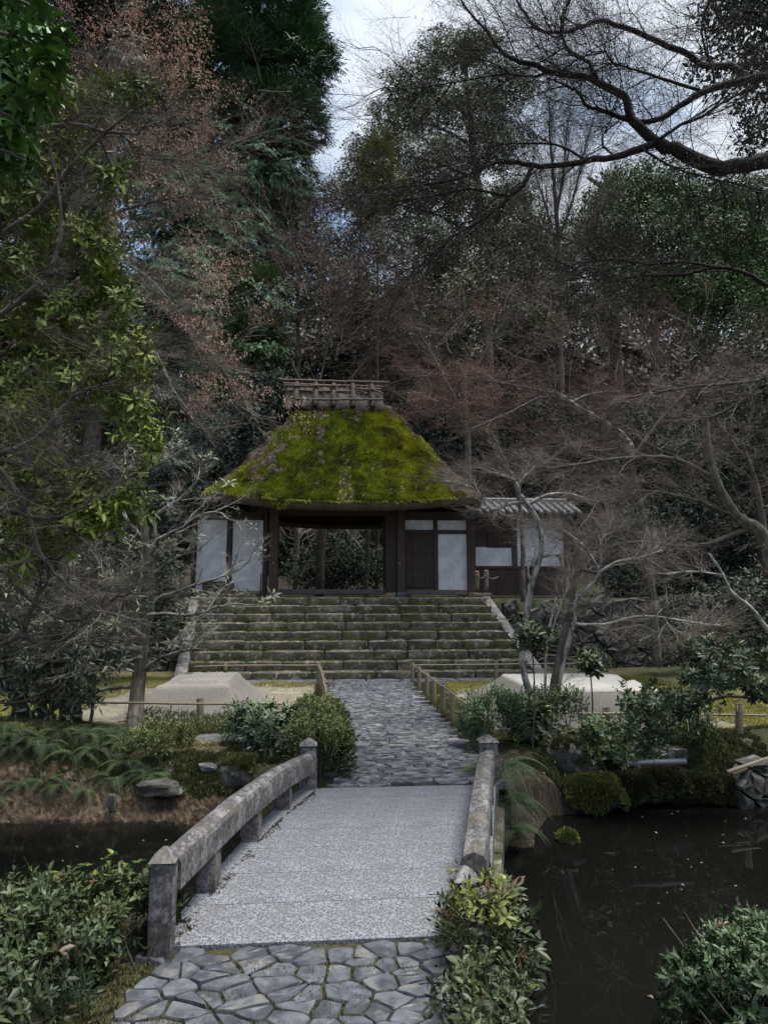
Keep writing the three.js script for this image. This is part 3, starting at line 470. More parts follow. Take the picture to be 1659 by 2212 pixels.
      if (cov > 0.5 + r() * 0.12) { const w = clamp((f2 - 0.5) * 1.5 + 0.48 + (r() - 0.5) * 0.5 + (cov - 0.85) * 0.4), yel = smooth(0.1, 0.8, u) * 0.6 + 0.3 * f; mos.add(p.clone(), n.clone().add(V((r() - 0.5) * 0.7, (r() - 0.5) * 0.5 - 0.25, (r() - 0.5) * 0.7)), V(r() - 0.5, r() - 0.5, r() - 0.5), (0.035 + r() * 0.05) * (0.7 + 0.8 * fbm(p.x * 7, p.y * 9, 21, 3)), mixc(mixc([0.08, 0.10, 0.012], [0.30, 0.355, 0.028], w), mixc([0.125, 0.125, 0.012], [0.46, 0.45, 0.03], w), yel)); }
      else if (r() < 0.75) { const w = r(); str.add(p.clone(), n.clone().multiplyScalar(0.5).add(V((r() - 0.5) * 0.6, -0.75, (r() - 0.5) * 0.3 + (p.z > cz ? 0.3 : -0.3))), n, 0.05 + r() * 0.09, mixc([0.04, 0.028, 0.02], [0.22, 0.165, 0.11], w * w)); }
    }
    mos.build(roof, 'moss'); str.build(roof, 'straw');
    for (let k = 0; k < 700; k++) { const u = -0.56 + 0.2 * r() + (r() < 0.5 ? r() * 1.15 : 0), x = cx + u * A[0], z = cz + B[0] * (0.985 + 0.02 * r()), y = yE + 0.3 * Math.pow(Math.abs(u), 2.5); mos.mx.length = mos.mx.length; str.c; hang.push([V(x, y - r() * (u < -0.38 ? 0.22 : 0.07) * (0.5 + 0.5 * Math.sin(x * 9)), z + 0.02 * r()), r()]); }
    const hm = new Copies(mossTuft(9, 14), new THREE.MeshStandardMaterial({ roughness: 1, side: THREE.DoubleSide })); for (const [q, k] of hang) hm.add(q, V(0, -0.7, 1 - k), V(k, 1, 0), 0.05 + 0.04 * k, mixc([0.075, 0.095, 0.014], [0.27, 0.29, 0.026], k)); hm.build(roof, 'hanging_moss');
  }
  // ridge: bark cover, logs across and poles along
  const rd = 18.85, rp = (x, y) => px(x, y, rd);
  { const a = rp(617, 876), b = rp(826, 878), y1 = rp(700, 836).y, cxr = (a.x + b.x) / 2, hw = (b.x - a.x) / 2, prof2 = [[0.50, 0], [0.46, 0.12], [0.30, 0.36], [0.12, 0.50], [0, 0.53]], P2 = [], rows2 = [...prof2, ...prof2.slice(0, -1).reverse().map(([z, y]) => [-z, y])], nx = 40;
    const gr = new THREE.BufferGeometry(), I2 = [], U2 = []; for (let i = 0; i <= nx; i++) rows2.forEach(([z, y], j) => { const e = (hash(i, j, 3) - 0.5) * 0.05; P2.push(cxr + lerp(-hw, hw, i / nx) * (1 + e * 0.2 - y * 0.08), a.y - 0.16 + y * ((y1 - a.y + 0.16) / 0.53) + e, cz + z + e); U2.push(j * 0.25, i * 0.15); });
    const m2 = rows2.length; for (let i = 0; i < nx; i++) for (let j = 0; j < m2 - 1; j++) { const k = i * m2 + j; I2.push(k, k + 1, k + m2, k + 1, k + m2 + 1, k + m2); } for (const k of [0, nx * m2]) for (let j = 1; j < m2 - 1; j++) I2.push(k, k + j, k + j + 1);
    gr.setAttribute('position', new THREE.Float32BufferAttribute(P2, 3)); gr.setAttribute('uv', new THREE.Float32BufferAttribute(U2, 2)); gr.setIndex(I2); gr.computeVertexNormals(); const rc = part(g, 'ridge_cover', gr, M.ridgebark);
    const r = RNG(31), st = new Copies(strawTuft(6), new THREE.MeshStandardMaterial({ roughness: 1, side: THREE.DoubleSide })); for (let k = 0; k < 1500; k++) { const x = cxr + (r() * 2 - 1) * hw, z = r(); st.add(V(x, a.y - 0.18 + z * 0.5, cz + 0.52 - z * 0.36), V((r() - 0.5) * 0.5, -0.6, 0.5), V(0, 0.4, 1), 0.06 + r() * 0.08, mixc([0.03, 0.022, 0.016], [0.16, 0.12, 0.085], r() * r())); } st.build(rc, 'straw');
    const top = y1 + 0.02;
    for (const X of [642, 683, 721, 762, 803]) { const x = rp(X, 850).x; part(g, 'ridge_saddle', tube([V(x, a.y - 0.16, cz + 0.58), V(x, a.y + 0.12, cz + 0.46), V(x, top - 0.02, cz + 0.17), V(x, top + 0.06, cz), V(x, top - 0.02, cz - 0.17), V(x, a.y - 0.16, cz - 0.58)], 0.072, 0.072, 9, 18, 0.012), M.ridgebark); }
    const pp = (x0, y0, x1, y1b, z, rr, m = M.oakwood) => { const A2 = rp(x0, y0), B2 = rp(x1, y1b); A2.z = B2.z = cz + z; part(g, 'ridge_pole', tube([A2, A2.clone().lerp(B2, 0.35).add(V(0, -0.012, 0)), A2.clone().lerp(B2, 0.7), B2], rr, rr * 0.9, 8, 14, 0.012), m); };
    pp(605, 823, 838, 829.5, 0.12, 0.045); pp(612, 825, 832, 833, -0.16, 0.045); pp(617, 841, 734, 842, 0.36, 0.035); pp(766, 847, 822, 849, 0.34, 0.035); pp(618, 850, 800, 852, 0.30, 0.025); pp(800, 848, 826, 861, 0.42, 0.028); pp(640, 874, 826, 875, 0.56, 0.032, M.bark);
  }
  for (let k = 0; k < 22; k++) { const x = lerp(cx - 2.9, cx + 2.9, k / 21); part(g, 'rafter', pole(V(x, 4.0, cz + 2.35), V(x * 0.75 + cx * 0.25, 5.0, cz + 1.3), 0.035, 0.035, 7), M.wood); }
  for (const [z, y] of [[2.1, 4.02], [1.46, 4.4], [-1.4, 4.3]]) part(g, 'purlin', pole(V(cx - 3.0, y, cz + z), V(cx + 3.0, y, cz + z), 0.07, 0.07, 9), M.wood);
  part(g, 'gable_infill', box(px(500, 1000, D).x, px(1000, 1000, D).x, px(700, 1072, D).y + 0.01, px(700, 1035, D).y, -D - 0.18, -D - 0.1), M.wood);
  for (const X of [582, 868]) { const a = px(X, 1100, D - 0.02).x + (X < 700 ? -0.42 : 0.42); part(g, 'rear_pillar', box(a - 0.12, a + 0.12, PLAT, 4.3, -20.2, -19.95), M.wood); part(g, 'cross_beam', box(a - 0.08, a + 0.08, 3.75, 3.97, -20.0, -17.5), M.wood); }
}

function strawTuft(seed, n = 7) {             // loose straws lying along +y
  const r = RNG(seed), P = []; for (let i = 0; i < n; i++) { const x = (r() - 0.5) * 0.7, z = (r() - 0.5) * 0.3, w = 0.03 + 0.03 * r(), L = 0.6 + 0.6 * r(), dx = (r() - 0.5) * 0.5, dz = (r() - 0.2) * 0.25; P.push(x - w, 0, z, x + w, 0, z, x + dx, L, z + dz); }
  const g = new THREE.BufferGeometry(); g.setAttribute('position', new THREE.Float32BufferAttribute(P, 3)); g.computeVertexNormals(); return g;
}

// ------------------------------------------------------------------ plaster wall with a tiled roof, and the box on the landing
{
  const g = thing('plaster_wall', 'white plaster wall under grey roof tiles with reddish lower boards beside the gate', 'wall'), D = 17.6;
  const gb = (name, x0, y0, x1, y1, d, th, m, bev = 0.008, parent = g) => { const a = px(x0, y1, d), b = px(x1, y0, d); return part(parent, name, box(a.x, b.x, a.y, b.y, -d - th, -d, bev), m); };
  gb('plaster_panel', 1025, 1182, 1107.5, 1224, D + 0.05, 0.1, M.plaster, 0.003); gb('plaster_panel', 1114, 1118, 1222.5, 1224, D + 0.05, 0.1, M.plaster, 0.003);
  gb('shutter', 1052, 1146, 1107.5, 1183, D + 0.03, 0.06, M.redwood); gb('shutter_frame', 1025, 1118, 1052.5, 1183, D + 0.06, 0.06, M.wood); gb('shutter_frame', 1052, 1118, 1107.5, 1146.5, D + 0.055, 0.06, M.wood);
  for (let k = 0; k < 5; k++) gb('shutter_bar', 1055 + k * 10.5, 1147, 1058 + k * 10.5, 1182, D + 0.005, 0.03, M.redwood, 0.003);
  gb('wall_post', 1107, 1112, 1115.5, 1224, D, 0.15, M.wood); gb('wall_post', 1222, 1112, 1230, 1288, D - 0.01, 0.16, M.redwood); gb('wall_rail', 1025, 1223, 1223, 1229, D - 0.005, 0.15, M.redwood); gb('wall_beam', 1022, 1107, 1232, 1119, D + 0.015, 0.15, M.wood);
  for (let k = 0; k < 13; k++) gb('wall_board', 1026 + k * 15.1, 1228.6, 1040.7 + k * 15.1, 1287, D + 0.02 + (k % 3) * 0.006, 0.03, M.redwood, 0.004);
  const x0 = px(985, 1100, D).x, x1 = px(1240, 1100, D).x, yt = px(1100, 1106, D).y, zc = -D - 0.1;
  const bar = []; for (let k = 0; k * 0.2 < x1 - x0; k++) { const x = x0 + k * 0.2; for (const s of [1, -1]) { for (let n = 0; n < 2; n++) { const z0 = zc + s * (0.12 + n * 0.26), z1 = zc + s * (0.40 + n * 0.26), y0 = yt + 0.20 - n * 0.11, y1 = y0 - 0.13; part(g, 'roof_tile', tube([V(x, y0 + 0.03, z0), V(x, (y0 + y1) / 2 + 0.025, (z0 + z1) / 2), V(x, y1 + 0.02, z1)], 0.052, 0.055, 8, 2), M.tile); part(g, 'roof_tile', tube([V(x + 0.1, y0 - 0.055, z0), V(x + 0.1, (y0 + y1) / 2 - 0.06, (z0 + z1) / 2), V(x + 0.1, y1 - 0.06, z1)], 0.085, 0.085, 8, 2), M.tile); } } }
  for (let k = 0; k < 5; k++) part(g, 'ridge_tile', box(x0 + 0.2, x1, yt + 0.16 + k * 0.03, yt + 0.183 + k * 0.03, zc - 0.13 + k * 0.007, zc + 0.13 - k * 0.007, 0.004), M.tile);
  for (let k = 0; k * 0.28 < x1 - x0 - 0.45; k++) part(g, 'ridge_cap', tube([V(x0 + 0.2 + k * 0.28, yt + 0.325, zc), V(x0 + 0.34 + k * 0.28, yt + 0.325, zc), V(x0 + 0.475 + k * 0.28, yt + 0.325, zc)], 0.068, 0.068, 10, 2), M.tile);
  { const p = px(1020, 1101, D - 0.2), q = []; const d = new THREE.TorusGeometry(0.11, 0.035, 8, 18, Math.PI * 1.15); d.rotateZ(-0.24); d.translate(p.x, p.y - 0.02, p.z); q.push(d); const e = new THREE.CylinderGeometry(0.085, 0.1, 0.06, 14); e.rotateX(Math.PI / 2); e.translate(p.x, p.y - 0.02, p.z); q.push(e); for (const s of [-1, 1]) { const f = new THREE.TorusGeometry(0.05, 0.022, 6, 12, Math.PI * 1.5); f.translate(p.x + s * 0.16, p.y - 0.1, p.z); q.push(f); } q.push(box(p.x - 0.2, p.x + 0.2, p.y - 0.17, p.y - 0.1, p.z - 0.04, p.z + 0.03)); part(g, 'ridge_end_tile', merge(q), M.tile); }
  const b = thing('wooden_box', 'low dark wooden box on the landing against the left wall panel', 'box'); const a = px(436, 1285, 17.1), c = px(505, 1256, 17.1);
  part(b, 'case', box(a.x + 0.01, c.x - 0.01, PLAT + 0.006, c.y - 0.03, -17.3, -17.1, 0.008), M.redwood); part(b, 'lid', box(a.x, c.x, c.y - 0.028, c.y, -17.32, -17.08, 0.006), M.redwood); part(b, 'batten', box((a.x + c.x) / 2 - 0.02, (a.x + c.x) / 2 + 0.02, PLAT + 0.01, c.y - 0.032, -17.098, -17.085, 0.004), M.wood);
  const k = thing('walking_stick', 'thin dark pole leaning upright against the gate pillar', 'pole'); part(k, 'shaft', pole(px(563, 1284, 17.25), px(564.5, 1238, 17.33), 0.018, 0.015, 8), M.iron);
  const f = thing('log_barrier', 'short pair of posts joined by ropes at the stair top', 'barrier'); for (const [x, y] of [[1030, 1236], [1050, 1234]]) { const p = px(x, 1276, 16.6), q = px(x, y, 16.6); part(f, 'post', pole(p, q, 0.062, 0.055, 10), M.greywood); const cp = new THREE.SphereGeometry(0.06, 10, 6); cp.scale(1, 0.6, 1); cp.translate(q.x, q.y, q.z); part(f, 'post_cap', boxUV(cp, 0.6), M.greywood); part(f, 'foot', block(p.x - 0.13, p.x + 0.13, PLAT, PLAT + 0.11, p.z - 0.14, p.z + 0.14, x, 0.01, 0.8, 0.1), M.greywood); }
  part(f, 'rope', tube([px(1030, 1243, 16.55), px(1040, 1249, 16.54), px(1050, 1242, 16.55)], 0.012, 0.012, 6, 8), M.greywood); part(f, 'rope', tube([px(1050, 1243, 16.55), px(1062, 1250, 16.6), px(1076, 1246, 16.9)], 0.012, 0.012, 6, 8), M.greywood);
}

// ------------------------------------------------------------------ retaining walls either side of the stairs
function stoneWall(name, label, x0, x1, z, top, seed, bottom = -0.15, cs = 0.44) {
  const g = thing(name, label, 'stone wall'), list = cells(x0, x1, bottom, top, cs, cs * 0.77, seed, 0.012, () => true);
  list.forEach((c, i) => {
    const q = c.poly.map(([a, b]) => [clamp(a, x0 - 0.2, x1 + 0.2), b]); let s = slab({ poly: q, c: c.c }, 0, 0.30, i + seed, 0.2, 0.06); if (!s) return;
    const p = s.attributes.position; for (let k = 0; k < p.count; k++) { const X = p.getX(k), Y = p.getZ(k), dpt = p.getY(k); p.setXYZ(k, X, Y, z + dpt - 0.12 * (Y - bottom) / (top - bottom) + (hash(i, 1, 2) - 0.5) * 0.08); }
    s.deleteAttribute('normal'); s = boxUV(toCreasedNormals(s, 0.7), 1.1, false); part(g, 'wall_stone', s, M.wallstone);
  });
}
stoneWall('retaining_wall', 'dark mossy boulder wall below the plaster wall right of the stairs', 4.25, 9.6, -15.75, 1.5, 61);
stoneWall('retaining_wall', 'shadowed boulder wall left of the stairs behind the rhododendron', -7.5, -3.5, -15.75, 1.45, 63);
stoneWall('pond_edge_wall', 'low dark stone edging at the right rim of the pond', 4.42, 6.2, -7.0, -0.06, 65, -0.8, 0.26);

// ------------------------------------------------------------------ raked sand mounds
function mound(label, x0, x1, zf, zb, h, skirt, pattern, top) {
  const g = thing('sand_mound', label, 'sand mound'), n = 76, P = [], U = [], I = [], hx = (x1 - x0) / 2, hz = (zf - zb) / 2, cx = (x0 + x1) / 2, cz = (zf + zb) / 2;
  for (let j = 0; j <= n; j++) for (let i = 0; i <= n; i++) {
    const X = (i / n * 2 - 1) * (hx + skirt), Z = (j / n * 2 - 1) * (hz + skirt), d = Math.max(Math.abs(X) - hx, Math.abs(Z) - hz) + (fbm(X * 2, Z * 2, 4, 3) - 0.5) * 0.03, k = clamp(d / skirt);
    let y = d <= 0 ? h + pattern(X / hx, Z / hz) : h * Math.pow(1 - k, 1.7); y += (fbm(X * 9, Z * 9, 2, 3) - 0.5) * 0.028;
    P.push(cx + X, y - 0.012 + (k >= 1 ? -0.05 : 0), cz + Z); U.push(X / 1.5, Z / 1.5);
  }
  const q = n + 1; for (let j = 0; j < n; j++) for (let i = 0; i < n; i++) { const a = j * q + i; I.push(a, a + q, a + 1, a + 1, a + q, a + q + 1); }
  let geo = new THREE.BufferGeometry(); geo.setAttribute('position', new THREE.Float32BufferAttribute(P, 3)); geo.setAttribute('uv', new THREE.Float32BufferAttribute(U, 2)); geo.setIndex(I); geo.computeVertexNormals(); part(g, 'mound', geo, M.sand);
  const tp = [], tu = [], ti = [], tn = 60; for (let j = 0; j <= tn; j++) for (let i = 0; i <= tn; i++) { const u = i / tn * 2 - 1, v = j / tn * 2 - 1; tp.push(cx + u * hx * 1.01, h + 0.006 + pattern(u, v) * 1.3 + (fbm(u * 14, v * 14, 6, 3) - 0.5) * 0.008 - 0.03 * smooth(0.975, 1, Math.max(Math.abs(u), Math.abs(v))), cz + v * hz * 1.01); tu.push(u * hx / 1.5, v * hz / 1.5); }
  for (let j = 0; j < tn; j++) for (let i = 0; i < tn; i++) { const p = j * (tn + 1) + i; ti.push(p, p + tn + 1, p + 1, p + 1, p + tn + 1, p + tn + 2); }
  geo = new THREE.BufferGeometry(); geo.setAttribute('position', new THREE.Float32BufferAttribute(tp, 3)); geo.setAttribute('uv', new THREE.Float32BufferAttribute(tu, 2)); geo.setIndex(ti); geo.computeVertexNormals(); part(g, 'raked_top', geo, top);
}
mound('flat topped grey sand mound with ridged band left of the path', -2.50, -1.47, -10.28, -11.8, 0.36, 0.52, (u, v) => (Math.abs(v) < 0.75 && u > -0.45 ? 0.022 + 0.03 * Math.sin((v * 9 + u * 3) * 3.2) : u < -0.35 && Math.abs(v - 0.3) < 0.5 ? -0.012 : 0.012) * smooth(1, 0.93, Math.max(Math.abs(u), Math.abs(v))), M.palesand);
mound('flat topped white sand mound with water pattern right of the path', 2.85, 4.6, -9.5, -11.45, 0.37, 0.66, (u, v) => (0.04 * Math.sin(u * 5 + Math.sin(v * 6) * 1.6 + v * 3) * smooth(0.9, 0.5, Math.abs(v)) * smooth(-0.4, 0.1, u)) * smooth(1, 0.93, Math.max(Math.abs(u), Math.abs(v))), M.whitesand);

// ------------------------------------------------------------------ bamboo fences
function fence(label, posts, rails, r = 0.04, name = 'bamboo_fence', m = M.bamboo) {
  const g = thing(name, label, 'fence');
  for (const [x, yt, yb, k] of posts) { const b = k ? px(x, yb, k) : gd(x, yb, 0), t = px(x, yt, -b.z); b.y = level(b.x, b.z) - 0.05; part(g, 'post', pole(b, t, r, r * 0.97, 12), m); const c = new THREE.TorusGeometry(r * 0.8, r * 0.2, 6, 14); c.rotateX(Math.PI / 2); c.translate(t.x, t.y, t.z); part(g, 'post_rim', boxUV(c, 0.4), M.greywood); }
  for (const q of rails) part(g, 'rail', tube(q.map(([x, y, d]) => px(x, y, d)), 0.014, 0.012, 8, 10, 0.006), m);
}
{
  const zz = (y) => 1.7 * F / (y - 1283);
  fence('row of bamboo posts with a slanting rail along the right path edge', [[891, 1432, 1477], [905, 1442, 1494], [922, 1454, 1508], [937, 1464, 1522], [957, 1475, 1543], [977, 1492, 1563], [1002, 1509, 1586], [1029, 1522, 1612]], [[[891, 1436, 13.1], [922, 1459, 11.2], [957, 1483, 9.65], [1002, 1517, 8.3], [1029, 1528, 7.65]]], 0.038);
  fence('bamboo fence with one post before the right of the stairs', [[1071, 1427, 1473]], [[[891, 1437, 13.1], [1071, 1435, 13.0], [1290, 1433, 12.9]]], 0.042);
  fence('row of bamboo posts seen end on along the left path edge', [[689, 1432, 1477], [692, 1441, 1485], [696, 1452, 1493], [699, 1465, 1503], [702, 1480, 1517], [705, 1493, 1530]], [[[689, 1437, 13], [696, 1457, 12], [705, 1498, 10.2]]], 0.04);
  fence('bamboo fence with one post before the left of the stairs', [[487, 1432, 1470]], [[[420, 1440, 13.1], [487, 1438, 13.0], [689, 1437, 13.0]]], 0.042);
  fence('bamboo rail on a grey post before the left sand mound', [[433, 1510, 1578]], [[[120, 1517, 9.0], [433, 1520, 8.6], [610, 1521, 8.6]]], 0.045);
  fence('bamboo rail on two posts before the right sand mound', [[1310, 1529, 1592], [1596, 1520, 1598]], [[[1250, 1541, 8.15], [1310, 1541, 8.15], [1480, 1543, 8.15], [1700, 1546, 8.15]]], 0.045);
  fence('dark charred posts with rail beneath the left evergreen', [[46, 1508, 1594], [92, 1490, 1592], [162, 1530, 1582]], [[[-40, 1515, 8.3], [46, 1517, 8.3], [92, 1497, 8.3], [105, 1490, 8.3]]], 0.055, 'post_fence', M.darkbark);
}

// ------------------------------------------------------------------ leaves, sprays and twigs
const leafMat = (rough = 0.5) => new THREE.MeshStandardMaterial({ roughness: rough, side: THREE.DoubleSide });
const thinLeaf = () => new THREE.MeshPhysicalMaterial({ roughness: 0.95, transmission: 0.35, thickness: 0, side: THREE.DoubleSide });
const LEAF = { gloss: leafMat(0.52), soft: leafMat(0.6), dull: leafMat(0.9), thin: thinLeaf() };
const TWIG = { dark: leafMat(0.95), grey: leafMat(0.95) };
function leaf(P, b, dir, nrm, L, Wd, bend = 0.15, fold = 0.25) {       // a folded, drooping blade: four triangles
  const d = dir.clone().normalize(), s = d.clone().cross(nrm).normalize(), n = s.clone().cross(d), at = (u, w, h) => V(b.x, b.y, b.z).addScaledVector(d, u * L).addScaledVector(s, w * Wd).addScaledVector(n, h * L);
  const A = at(0, 0, 0), C = at(0.5, 0, -bend * 0.1), Tt = at(1, 0, -bend), l = at(0.45, -0.5, fold * 0.3 * Wd / L), r = at(0.45, 0.5, fold * 0.3 * Wd / L);
  for (const t of [[A, C, l], [A, r, C], [l, C, Tt], [C, r, Tt]]) for (const q of t) P.push(q.x, q.y, q.z);
}
function leafR(P, b, dir, nrm, L, Wd, bend = 0.15) {       // a rounder blade with a midrib: eight triangles
  const d = dir.clone().normalize(), s = d.clone().cross(nrm).normalize(), n = s.clone().cross(d), at = (u, w, h) => V(b.x, b.y, b.z).addScaledVector(d, u * L).addScaledVector(s, w * Wd).addScaledVector(n, h * L), k = 0.16 * Wd / L;
  const R = [[0, 0], [0.3, 0.40], [0.68, 0.44], [1, 0]].map(([u, w]) => [at(u, -w, k * w * 2 - bend * u * u), at(u, 0, -bend * u * u), at(u, w, k * w * 2 - bend * u * u)]);
  for (const [A, B] of [[0, 1], [1, 2], [2, 3]]) for (const q of [0, 1]) { const a = R[A][q], e = R[A][q + 1], f = R[B][q], g = R[B][q + 1]; const T = A === 0 ? [[R[0][1], g, f]] : B === 3 ? [[a, e, R[3][1]]] : [[a, e, f], [e, g, f]]; for (const t of T) for (const v of t) P.push(v.x, v.y, v.z); }
}
function shoot(seed, n, L, Wd, len, ring = 0) { const r = RNG(seed), P = []; stick(P, V(0, -0.02, 0), V(0, len, 0), 0.0025, 0.0018); for (let i = 0; i < n; i++) { const a = i * 2.4 + r(), u = ring ? 0.6 + 0.4 * i / n : i / n, k = 0.55 + 0.6 * r(); leafR(P, V(0, len * u, 0), V(Math.cos(a), (ring ? 0.15 : 0.3) + 0.6 * r(), Math.sin(a)), V(-Math.cos(a) * 0.4, 1, -Math.sin(a) * 0.4).add(V(r() - 0.5, 0, r() - 0.5).multiplyScalar(0.6)), L * k, Wd * k * (0.85 + 0.3 * r()), 0.35 * r()); } leafR(P, V(0, len, 0), V(0.2, 1, 0), V(1, 0.2, 0), L * 0.7, Wd * 0.6, 0.1); return soup(P); }
function stick(P, a, b, r0, r1) {            // three sided twig
  const d = b.clone().sub(a).normalize(), x = d.clone().cross(Math.abs(d.y) > 0.9 ? V(1, 0, 0) : UP).normalize(), z = x.clone().cross(d), q = [0, 2.094, 4.189].map((w) => x.clone().multiplyScalar(Math.cos(w)).addScaledVector(z, Math.sin(w)));
  for (let i = 0; i < 3; i++) { const j = (i + 1) % 3, A = a.clone().addScaledVector(q[i], r0), B = a.clone().addScaledVector(q[j], r0), C = b.clone().addScaledVector(q[i], r1), D = b.clone().addScaledVector(q[j], r1); for (const v of [A, B, C, B, D, C]) P.push(v.x, v.y, v.z); }
}
const soup = (P) => { const g = new THREE.BufferGeometry(); g.setAttribute('position', new THREE.Float32BufferAttribute(P, 3)); g.computeVertexNormals(); return g; };
const dirOf = (r, up = 0) => { const a = r() * 6.283, z = r() * 2 - 1, s = Math.sqrt(1 - z * z); return V(s * Math.cos(a), z + up, s * Math.sin(a)).normalize(); };
function whorl(seed, n, L, Wd, len = 0.12, droop = 0.25) {              // leaves ringed round a shoot tip that points along +y
  const r = RNG(seed), P = []; stick(P, V(0, -len, 0), V(0, len * 0.3, 0), 0.0035, 0.003);
  for (let i = 0; i < n; i++) { const a = i * 2.4 + r() * 0.5, up = 0.15 + 0.75 * (i / n) - droop * r(), d = V(Math.cos(a), up, Math.sin(a)).normalize(); leaf(P, V(0, len * 0.3 * (i / n), 0).addScaledVector(d, 0.02), d, UP.clone().multiplyScalar(1).add(V(-Math.cos(a) * 0.3, 0, -Math.sin(a) * 0.3)), L * (0.75 + 0.4 * r()), Wd * (0.8 + 0.35 * r()), droop * r() * 1.3); }
  return soup(P);
}
function leafyTwig(seed, n, L, Wd, len) {     // leaves alternating along a shoot along +y
  const r = RNG(seed), P = []; let p = V(0, 0, 0), d = V(0, 1, 0); for (let i = 0; i < n; i++) { const q = p.clone().addScaledVector(d, len / n); stick(P, p, q, 0.003, 0.0025); const a = i * 2.4 + r(); leaf(P, q, V(Math.cos(a), 0.35 + 0.5 * r(), Math.sin(a)).normalize(), V(0.2 - 0.4 * r(), 1, 0.3), L * (0.7 + 0.5 * r()), Wd * (0.75 + 0.4 * r()), 0.25 * r()); p = q; d = d.clone().add(V(r() - 0.5, 0, r() - 0.5).multiplyScalar(0.35)).normalize(); }
  leaf(P, p, d, V(1, 0.2, 0), L, Wd, 0.1); return soup(P);
}
function leafBall(seed, n, L, Wd, R) { const r = RNG(seed), P = []; for (let i = 0; i < n; i++) { const d = dirOf(r, 0.2), p = d.clone().multiplyScalar(R * Math.cbrt(r())); leaf(P, p, dirOf(r, -0.1).add(d).normalize(), V(r() - 0.5, 1, r() - 0.5), L * (0.7 + 0.6 * r()), Wd * (0.7 + 0.6 * r()), 0.3 * r()); } return soup(P); }
function hinoki(seed, R = 0.5) {              // drooping fan of scale sprays
  const r = RNG(seed), P = []; for (let b = 0; b < 4; b++) { const a0 = (b - 1.5) * 0.5 + (r() - 0.5) * 0.4, d0 = V(Math.sin(a0), Math.cos(a0), (r() - 0.5) * 0.6).normalize(); for (let i = 1; i < 7; i++) { const u = i / 7, p = d0.clone().multiplyScalar(R * u).add(V(0, 0, -0.25 * R * u * u)); for (const s of [-1, 1]) { const d = V(Math.sin(a0 + s * 0.75), Math.cos(a0 + s * 0.75), -0.25 - 0.3 * r()); leaf(P, p, d, V(0, 0.2, 1), R * 0.36 * (1.15 - u) * (0.8 + 0.5 * r()), R * 0.09, 0.2); } } leaf(P, d0.clone().multiplyScalar(R * 0.8), d0, V(0, 0, 1), R * 0.35, R * 0.08, 0.3); }
  return soup(P);
}
function twigSpray(seed, o = {}) {            // one metre of bare maple twig along +y, fanned in its own plane
  const r = RNG(seed), P = [], r0 = o.r ?? 0.006, tips = [];
  const go = (p, d, len, rad, lev) => {
    const n = [6, 4, 3][lev]; for (let i = 0; i < n; i++) {
      const q = p.clone().addScaledVector(d, len / n), rr = rad * (1 - 0.55 * (i + 1) / n); stick(P, p, q, rad * (1 - 0.55 * i / n), rr);
      if (lev < 2 && i > (lev ? 0 : 0)) for (const s of r() < 0.35 ? [-1, 1] : [(i % 2) * 2 - 1]) { const a = s * (0.55 + 0.45 * r()), x = V(d.x * Math.cos(a) - d.y * Math.sin(a), d.x * Math.sin(a) + d.y * Math.cos(a), d.z + (r() - 0.5) * 0.5).normalize(); go(q, x, len * (0.42 + 0.25 * r()) * (1 - 0.3 * i / n), rr * 0.7, lev + 1); }
      const w = (r() - 0.5) * 0.5; d = V(d.x * Math.cos(w) - d.y * Math.sin(w), d.x * Math.sin(w) + d.y * Math.cos(w), d.z + (r() - 0.5) * 0.25 + (o.lift ?? 0.03)).normalize(); p = q;
    } tips.push([p, d]);
  };
  go(V(0, 0, 0), V(0, 1, 0), 1, r0, 0); return { twigs: soup(P), tips };
}
function dryLeaves(tips, seed, per, L) { const r = RNG(seed), P = []; for (const [p, d] of tips) for (let i = 0; i < per; i++) if (r() < 0.85) leaf(P, p.clone().add(V(r() - 0.5, r() - 0.5, r() - 0.5).multiplyScalar(0.09)), d.clone().multiplyScalar(0.5).add(V((r() - 0.5) * 1.2, (r() - 0.5) * 1.2, -0.7)), V(r() - 0.5, r() - 0.5, r()), L * (0.6 + 0.7 * r()), L * 0.55, 0.5 * r(), 1.2); return soup(P); }
const SPRAY = [1, 2, 3].map((s) => twigSpray(s * 13)), DRY = SPRAY.map((s, i) => dryLeaves(s.tips, i + 5, 2, 0.065)), SEEDS = SPRAY.map((s, i) => dryLeaves(s.tips, i + 9, 1, 0.035));
const FINE = [4, 5].map((s) => twigSpray(s * 13, { r: 0.0085 }));

// ------------------------------------------------------------------ growing things
const P3 = (list, d) => list.map((q) => px(q[0], q[1], q[2] ?? d));
function limb(parent, name, pts, r0, r1, m, seed = 1, sides = 8, wob = 0.3) {
  const r = RNG(seed), g = tube(pts, r0, r1, sides, 0, r0 * wob, 0.6, r); const o = part(parent, name, g, m); return g.userData.line;
}
const jit = (r, c, a) => { const k = 2.1 * (1 + (r() - 0.5) * a); return c.map((x) => Math.max(0.002, x * k * (1 + (r() - 0.5) * 0.12))); };
